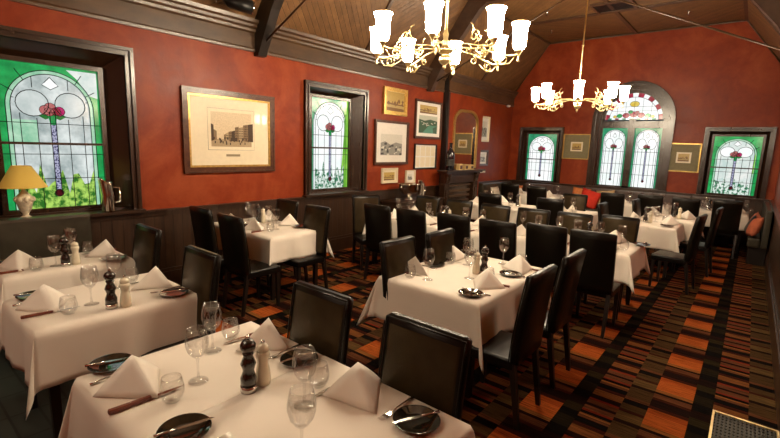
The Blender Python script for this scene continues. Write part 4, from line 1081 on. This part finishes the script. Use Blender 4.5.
def mantel():
    r = tag(empty('mantelpiece', (0, 8.80, 0)), 'dark carved wooden mantelpiece below the gilt mirror', 'mantelpiece')
    X0 = BX+.002; y0, y1 = -.80, .80
    b = MB(); b.box(X0, X0+.27, y0-.05, y1+.05, 1.285, 1.32, 0, .008); b.box(X0, X0+.22, y0, y1, 1.25, 1.284, 0, .006); b.build('mantel_shelf', M['wood'], r)
    b = MB(); b.box(X0, X0+.12, y0+.10, y1-.10, 1.03, 1.249); b.box(X0+.12, X0+.135, y0+.3, y1-.3, 1.08, 1.20, 0, .005); b.build('frieze', M['wood'], r)
    for s in (-1, 1):
        yc = s*.64
        b = MB(); b.box(X0, X0+.14, yc-.10, yc+.10, .0, 1.029); b.box(X0, X0+.17, yc-.12, yc+.12, 0, .16, 0, .006); b.box(X0+.14, X0+.155, yc-.05, yc+.05, .25, .9, 0, .005); b.build('pillar', M['woodv'], r)
        b = MB(); pts = [(X0+.12, 1.03), (X0+.15, 1.04), (X0+.165, 1.10), (X0+.17, 1.17), (X0+.20, 1.23), (X0+.20, 1.249), (X0+.12, 1.249)]
        b.hexa([(x, yc-.07, z) for x, z in pts], [(x, yc+.07, z) for x, z in pts]); b.build('corbel', M['woodv'], r)
    # panelled insert with stacked horizontal mouldings
    b = MB(); b.hexa([(X0, u, v) for u, v in ((-.50, 0), (.50, 0), (.53, 1.028), (-.53, 1.028))], [(X0+.05, u, v) for u, v in ((-.50, 0), (.50, 0), (.53, 1.028), (-.53, 1.028))]); b.build('centre_panel', M['woodv'], r)
    b = MB()
    for z, h_ in ((.98, .035), (.86, .05), (.74, .05), (.62, .05), (.50, .05), (.38, .05), (.26, .05)):
        w_ = .36 + .14*z; b.hexa([(X0+.051, -w_, z-h_), (X0+.10, -w_+.03, z-h_*.7), (X0+.10, -w_+.03, z), (X0+.051, -w_, z+.01)], [(X0+.051, w_, z-h_), (X0+.10, w_-.03, z-h_*.7), (X0+.10, w_-.03, z), (X0+.051, w_, z+.01)])
    b.build('moulded_slats', M['cornice'], r)
mantel()
def bottle():
    b = MB(); b.lathe([(0, 0), (.088, .0), (.095, .02), (.095, .32), (.085, .38), (.045, .44), (.032, .47), (.030, .55), (.036, .555), (.036, .58), (0, .585)], 20)
    r = b.build('wine_bottle', M['bottle']); r.location = (BX+.15, 8.22, 1.321)
    tag(r, 'oversized black wine bottle at left end of the mantelpiece', 'bottle')
    l = MB(); l.lathe([(.0958, .10), (.0958, .24)], 20); l.build('label', M['label'], r)
bottle()
for i, (y, h, lab) in enumerate(((8.55, .13, 'left'), (8.80, .12, 'middle'), (9.05, .11, 'right'))):
    b = MB(); b.box(-.045, .045, -.07, .07, 0, h, 0, .006); o = b.build('display_box', M['candle']); o.location = (BX+.15, y+.08, 1.321)
    c = MB(); c.box(.0455, .047, -.05, .05, .02, h-.03); c.build('box_label', M['frame'], o)
    tag(o, 'small amber box on the mantelpiece, %s of three before the mirror' % lab, 'box', 'small amber boxes on mantelpiece')
b = MB(); b.box(.001, .02, 9.98, 10.38, 1.20, 1.27); o = b.build('wall_plaque', M['mount']); tag(o, 'small pale plaque on wall just right of the mantel shelf', 'plaque')

# ------------------------------------------------------------------ sideboard, bowl, jugs
def sideboard():
    r = tag(empty('sideboard', (.04, 6.95, 0)), 'low dark wooden sideboard against the wall below the picture group', 'sideboard')
    b = MB(); b.box(.03, .45, -.72, .72, .08, .76); b.build('carcass', M['wood'], r)
    b = MB(); b.box(.02, .48, -.75, .75, .761, .79, 0, .005); b.build('top', M['wood'], r)
    for s in (-1, 1):
        b = MB(); q = sorted((s*.03, s*.69)); b.box(.451, .468, q[0], q[1], .12, .72, 0, .004); d = b.build('door', M['wood'], r)
        b = MB(); b.lathe([(0, 0), (.014, .0), (.014, .02), (0, .025)], 10, (.47, s*.08, .42)); b.build('knob', M['brass'], d)
        for x in (.06, .42):
            b = MB(); b.box(x-.025, x+.025, s*.66-.025, s*.66+.025, 0, .079); b.build('foot', M['leg'], r)
sideboard()
def bowl():
    r = tag(empty('silver_bowl', (.33, 6.72, .791)), 'large footed silver bowl on the sideboard under the picture group', 'bowl')
    b = MB(); b.lathe([(.05, .09), (.10, .11), (.17, .16), (.20, .22), (.205, .29), (.215, .30), (.215, .308), (.20, .305), (.19, .23), (.16, .17), (.09, .125), (0, .115)], 28); b.build('basin', M['silver'], r)
    b = MB(); b.lathe([(0, 0), (.09, 0), (.095, .012), (.06, .03), (.035, .06), (.052, .0895), (0, .0895)], 24); b.build('foot', M['silver'], r)
    for s in (-1, 1):
        b = MB(); b.tube([(0, s*.20, .22), (0, s*.25, .21), (0, s*.265, .25), (0, s*.24, .28), (0, s*.205, .27)], .007, 6); b.build('handle', M['silver'], r)
bowl()
def mk_jug():
    r = empty('water_jug')
    b = MB(); b.lathe([(0, 0), (.045, 0), (.047, .01), (.043, .13), (.038, .21), (.040, .225), (.037, .225), (.035, .21), (.04, .13), (0, .02)], 20)
    for v in b.bm.verts:
        if v.co.z > .2 and v.co.y < -.02: v.co.z += .035; v.co.y -= .018
    b.build('body', M['silver'], r, True)
    b = MB(); b.tube([(0, .04, .185), (0, .085, .18), (0, .088, .12), (0, .083, .07), (0, .046, .065)], .006, 6); b.build('handle', M['silver'], r); return r
inst('jug', mk_jug, (.045, 1.71, SILL+.001), 0, 'tall steel water jug on sill of the big left window', 'jug', 'steel water jugs')
inst('jug', mk_jug, (.33, 7.12, .791), 0, 'tall steel water jug on sideboard right of the silver bowl', 'jug', 'steel water jugs')
# table lamp on the window sill
def lamp():
    r = tag(empty('table_lamp', (.045, 1.01, SILL+.001)), 'cream urn lamp with yellow shade on sill of big left window', 'lamp')
    b = MB(); b.lathe([(0, 0), (.045, 0), (.045, .015), (.022, .03), (.025, .05), (.05, .09), (.062, .14), (.068, .155), (.075, .175), (.07, .20), (.05, .225), (.03, .25), (.018, .27), (.014, .31), (0, .31)], 20)
    for i in range(9):
        a = i*2*math.pi/9; b.lathe([(0, -.03), (.018, -.015), (.02, 0), (.012, .02), (0, .026)], 8, (.066*math.cos(a), .066*math.sin(a), .185))
    b.build('urn_base', M['urn'], r)
    m = bpy.data.materials.new('lamp_shade_silk'); m.use_nodes = True; nt = m.node_tree; p = nt.nodes['Principled BSDF']
    p.inputs['Base Color'].default_value = (.62, .42, .08, 1); p.inputs['Roughness'].default_value = .8
    p.inputs['Emission Color'].default_value = (.80, .48, .09, 1); p.inputs['Emission Strength'].default_value = .10
    b = MB(); b.lathe([(.185, .30), (.075, .50), (.072, .50), (.182, .30)], 32); b.lathe([(.187, .298), (.189, .306), (.183, .31), (.181, .30), (.187, .298)], 32); b.build('lamp_shade', m, r)
lamp()

# ------------------------------------------------------------------ banquettes and cushions
def banq(name, parts_, label, mats=('bench', 'benchback')):
    r = tag(empty(name), label, 'bench')
    for nm, bx_, bev, mk in parts_:
        b = MB(); b.box(*bx_, 0, bev); b.build(nm, M[mk], r)
    return r
banq('banquette', [('plinth', (.07, .60, -1.0, 1.48, 0, .30), .004, 'leg'), ('seat', (.19, .62, -1.0, 1.50, .301, .46), .03, 'bench'), ('backrest', (.06, .185, -1.0, .76, .302, 1.02), .03, 'bench'), ('backrest', (.06, .185, .765, 1.50, .302, 1.02), .03, 'bench')], 'black leather banquette below the big left window')
pp = [('plinth', (.62, 5.15, 11.22, 11.72, 0, .30), .004, 'leg'), ('seat', (.62, 5.15, 11.18, 11.58, .301, .46), .03, 'bench')]
n = 6
for i in range(n): pp.append(('backrest', (.62+4.53*i/n+.003, .62+4.53*(i+1)/n-.003, 11.585, 11.73, .302, .93), .025, 'benchback'))
banq('banquette', pp, 'long dark leather banquette along the far wall under the windows')
banq('banquette', [('plinth', (.05, .55, 9.98, 11.72, 0, .30), .004, 'leg'), ('seat', (.20, .58, 9.96, 11.70, .301, .46), .03, 'bench'), ('backrest', (.06, .195, 9.96, 11.70, .302, .95), .03, 'bench')], 'dark leather corner banquette right of the mantelpiece')
banq('banquette', [('plinth', (5.46, 5.70, 9.6, 11.72, 0, .30), .004, 'leg'), ('seat', (5.43, 5.60, 9.55, 11.70, .301, .46), .03, 'bench'), ('backrest', (5.605, 5.70, 9.55, 11.70, .302, .95), .03, 'bench')], 'dark leather banquette in the right corner beyond the aisle')
def cushion(name, loc, size, rot, mat, label, group='scatter cushions on the benches'):
    b = MB(); w, h, t_ = size; n = 10
    for sgn in (1, -1):
        g = []
        for i in range(n+1):
            row = []
            for j in range(n+1):
                u, v = -1+2*i/n, -1+2*j/n
                k = max(0, (1-u*u)*(1-v*v))**.42; pin = 1-.07*(1-abs(u)**2)*abs(v)**3
                row.append(b.bm.verts.new((u*w/2*(1-.07*(1-v*v)), sgn*t_/2*k, v*h/2*(1-.07*(1-u*u)))))
            g.append(row)
        for i in range(n):
            for j in range(n):
                b.bm.faces.new((g[i][j], g[i+1][j], g[i+1][j+1], g[i][j+1])).smooth = True
    bmesh.ops.remove_doubles(b.bm, verts=b.bm.verts, dist=.0004)
    o = b.build(name, M[mat]); o.location = loc; o.rotation_euler = rot
    return tag(o, label, 'cushion', group)
cushion('cushion', (2.10, 11.50, .72), (.44, .42, .14), (R(-14), R(4), 0), 'orange', 'orange cushion on far bench left of the red cushion')
cushion('cushion', (2.36, 11.33, .68), (.46, .46, .15), (R(-16), R(16), R(8)), 'red', 'bright red cushion on far bench left of the arched window')
cushion('cushion', (2.68, 11.48, .72), (.42, .40, .13), (R(-14), R(-6), 0), 'tan', 'tan cushion on far bench just right of the red cushion')
cushion('cushion', (.42, 10.25, .68), (.42, .40, .13), (R(-16), 0, R(90)), 'cream', 'cream cushion on corner bench right of the mantelpiece')
cushion('cushion', (.50, 11.20, .70), (.40, .40, .14), (R(-12), R(8), R(40)), 'orange', 'orange cushion in the left corner of the bench')
cushion('cushion', (5.50, 10.25, .63), (.46, .36, .16), (R(-18), R(10), R(-80)), 'rust', 'rust cushion on the right corner bench, nearer the green window')
cushion('cushion', (5.50, 9.75, .63), (.46, .36, .16), (R(-18), R(-8), R(-80)), 'rust', 'rust cushion on the right corner bench, at the photo edge')
cushion('cushion', (5.46, 10.0, .60), (.38, .34, .12), (R(-18), R(20), R(-80)), 'black', 'black cushion between the two rust cushions on the right bench')

# ------------------------------------------------------------------ small fittings
def vent():
    r = tag(empty('ceiling_vent', (2.93, 9.45, ZC-.001)), 'square dark air vent in the flat ceiling above the far chandelier', 'vent')
    b = MB()
    for x0, x1, y0, y1 in ((-.36, .36, -.30, -.25), (-.36, .36, .25, .30), (-.36, -.31, -.25, .25), (.31, .36, -.25, .25)): b.box(x0, x1, y0, y1, -.045, 0)
    b.build('frame', M['batten'], r)
    b = MB()
    for i in range(9): b.box(-.31, .31, -.24+i*.055, -.21+i*.055, -.03, -.02)
    b.build('slats', M['black'], r); b = MB(); b.box(-.31, .31, -.25, .25, -.012, 0); b.build('backing', M['black'], r)
vent()
def grate():
    r = tag(empty('floor_grating', (5.53, 3.30, 0)), 'dark floor grating with a brass edge at bottom right', 'grating')
    b = MB()
    for q in ((-.18, .18, -.42, -.40), (-.18, .18, .40, .42), (-.18, -.165, -.40, .40), (.165, .18, -.40, .40)): b.box(q[0], q[1], q[2], q[3], .0005, .022, 0, .002)
    b.build('edge', M['brass'], r)
    b = MB(); b.box(-.165, .165, -.40, .40, .0005, .006)
    b.build('tray', M['black'], r)
    b = MB()
    for i in range(15): x = -.152+i*.0217; b.box(x-.005, x+.005, -.398, .398, .0065, .018)
    for j in range(19): y = -.38+j*.0422; b.box(-.164, .164, y-.003, y+.003, .012, .0165)
    b.build('bars', simple('grating_bars', (.05, .045, .03), .4, .6), r)
grate()
def sprinkler(x, y, label):
    b = MB(); b.lathe([(0, 0), (.03, 0), (.03, -.01), (.012, -.02), (.012, -.05), (.03, -.055), (.025, -.06), (0, -.062)], 12)
    o = b.build('sprinkler', M['steel']); o.location = (x, y, ZC-.001); tag(o, label, 'sprinkler', 'ceiling sprinklers')
sprinkler(1.75, 9.2, 'ceiling sprinkler left of the far chandelier rod'); sprinkler(1.35, 10.6, 'ceiling sprinkler near far left ceiling corner'); sprinkler(4.0, 10.6, 'ceiling sprinkler right of the air vent')
b = MB(); b.lathe([(0, 0), (.05, 0), (.055, -.02), (.04, -.045), (0, -.05)], 16); o = b.build('security_sensor', M['white']); o.location = (.10, 11.3, 2.965); tag(o, 'small white security sensor under the cornice in the left far corner', 'sensor')  # small white security sensor tucked below the cornice
def spot():
    r = tag(empty('wall_spotlight', (.32, 3.05, 3.42)), 'black spotlight fixed by the cornice left of the near truss', 'spotlight')
    b = MB(); b.tube([(-.10, 0, .06), (0, 0, .0), (.06, .10, -.02), (.10, .22, -.03)], [.05, .07, .075, .08], 14); b.build('housing', M['black'], r)
    b = MB(); b.tube([(.10, .222, -.03), (.104, .236, -.031)], [.082, .078], 14); b.build('lens_ring', M['silver'], r)
    b = MB(); b.box(-.30, -.08, -.02, .02, .0, .02); b.tube([(-.05, -.14, .12), (-.05, -.15, -.04)], .008, 6); b.build('bracket', M['steel'], r)
spot()

# ------------------------------------------------------------------ light
w = bpy.data.worlds.new('world'); SC.world = w; w.use_nodes = True
w.node_tree.nodes['Background'].inputs[0].default_value = (.5, .6, .7, 1); w.node_tree.nodes['Background'].inputs[1].default_value = .05
SC.view_settings.view_transform = 'Standard'; SC.view_settings.look = 'None'; SC.view_settings.gamma = 1; SC.view_settings.use_curve_mapping = False
SC.view_settings.exposure = 0.0
SC.cycles.max_bounces = 8; SC.cycles.transparent_max_bounces = 24; SC.cycles.sample_clamp_indirect = 4
SC.cycles.caustics_reflective = False; SC.cycles.caustics_refractive = False
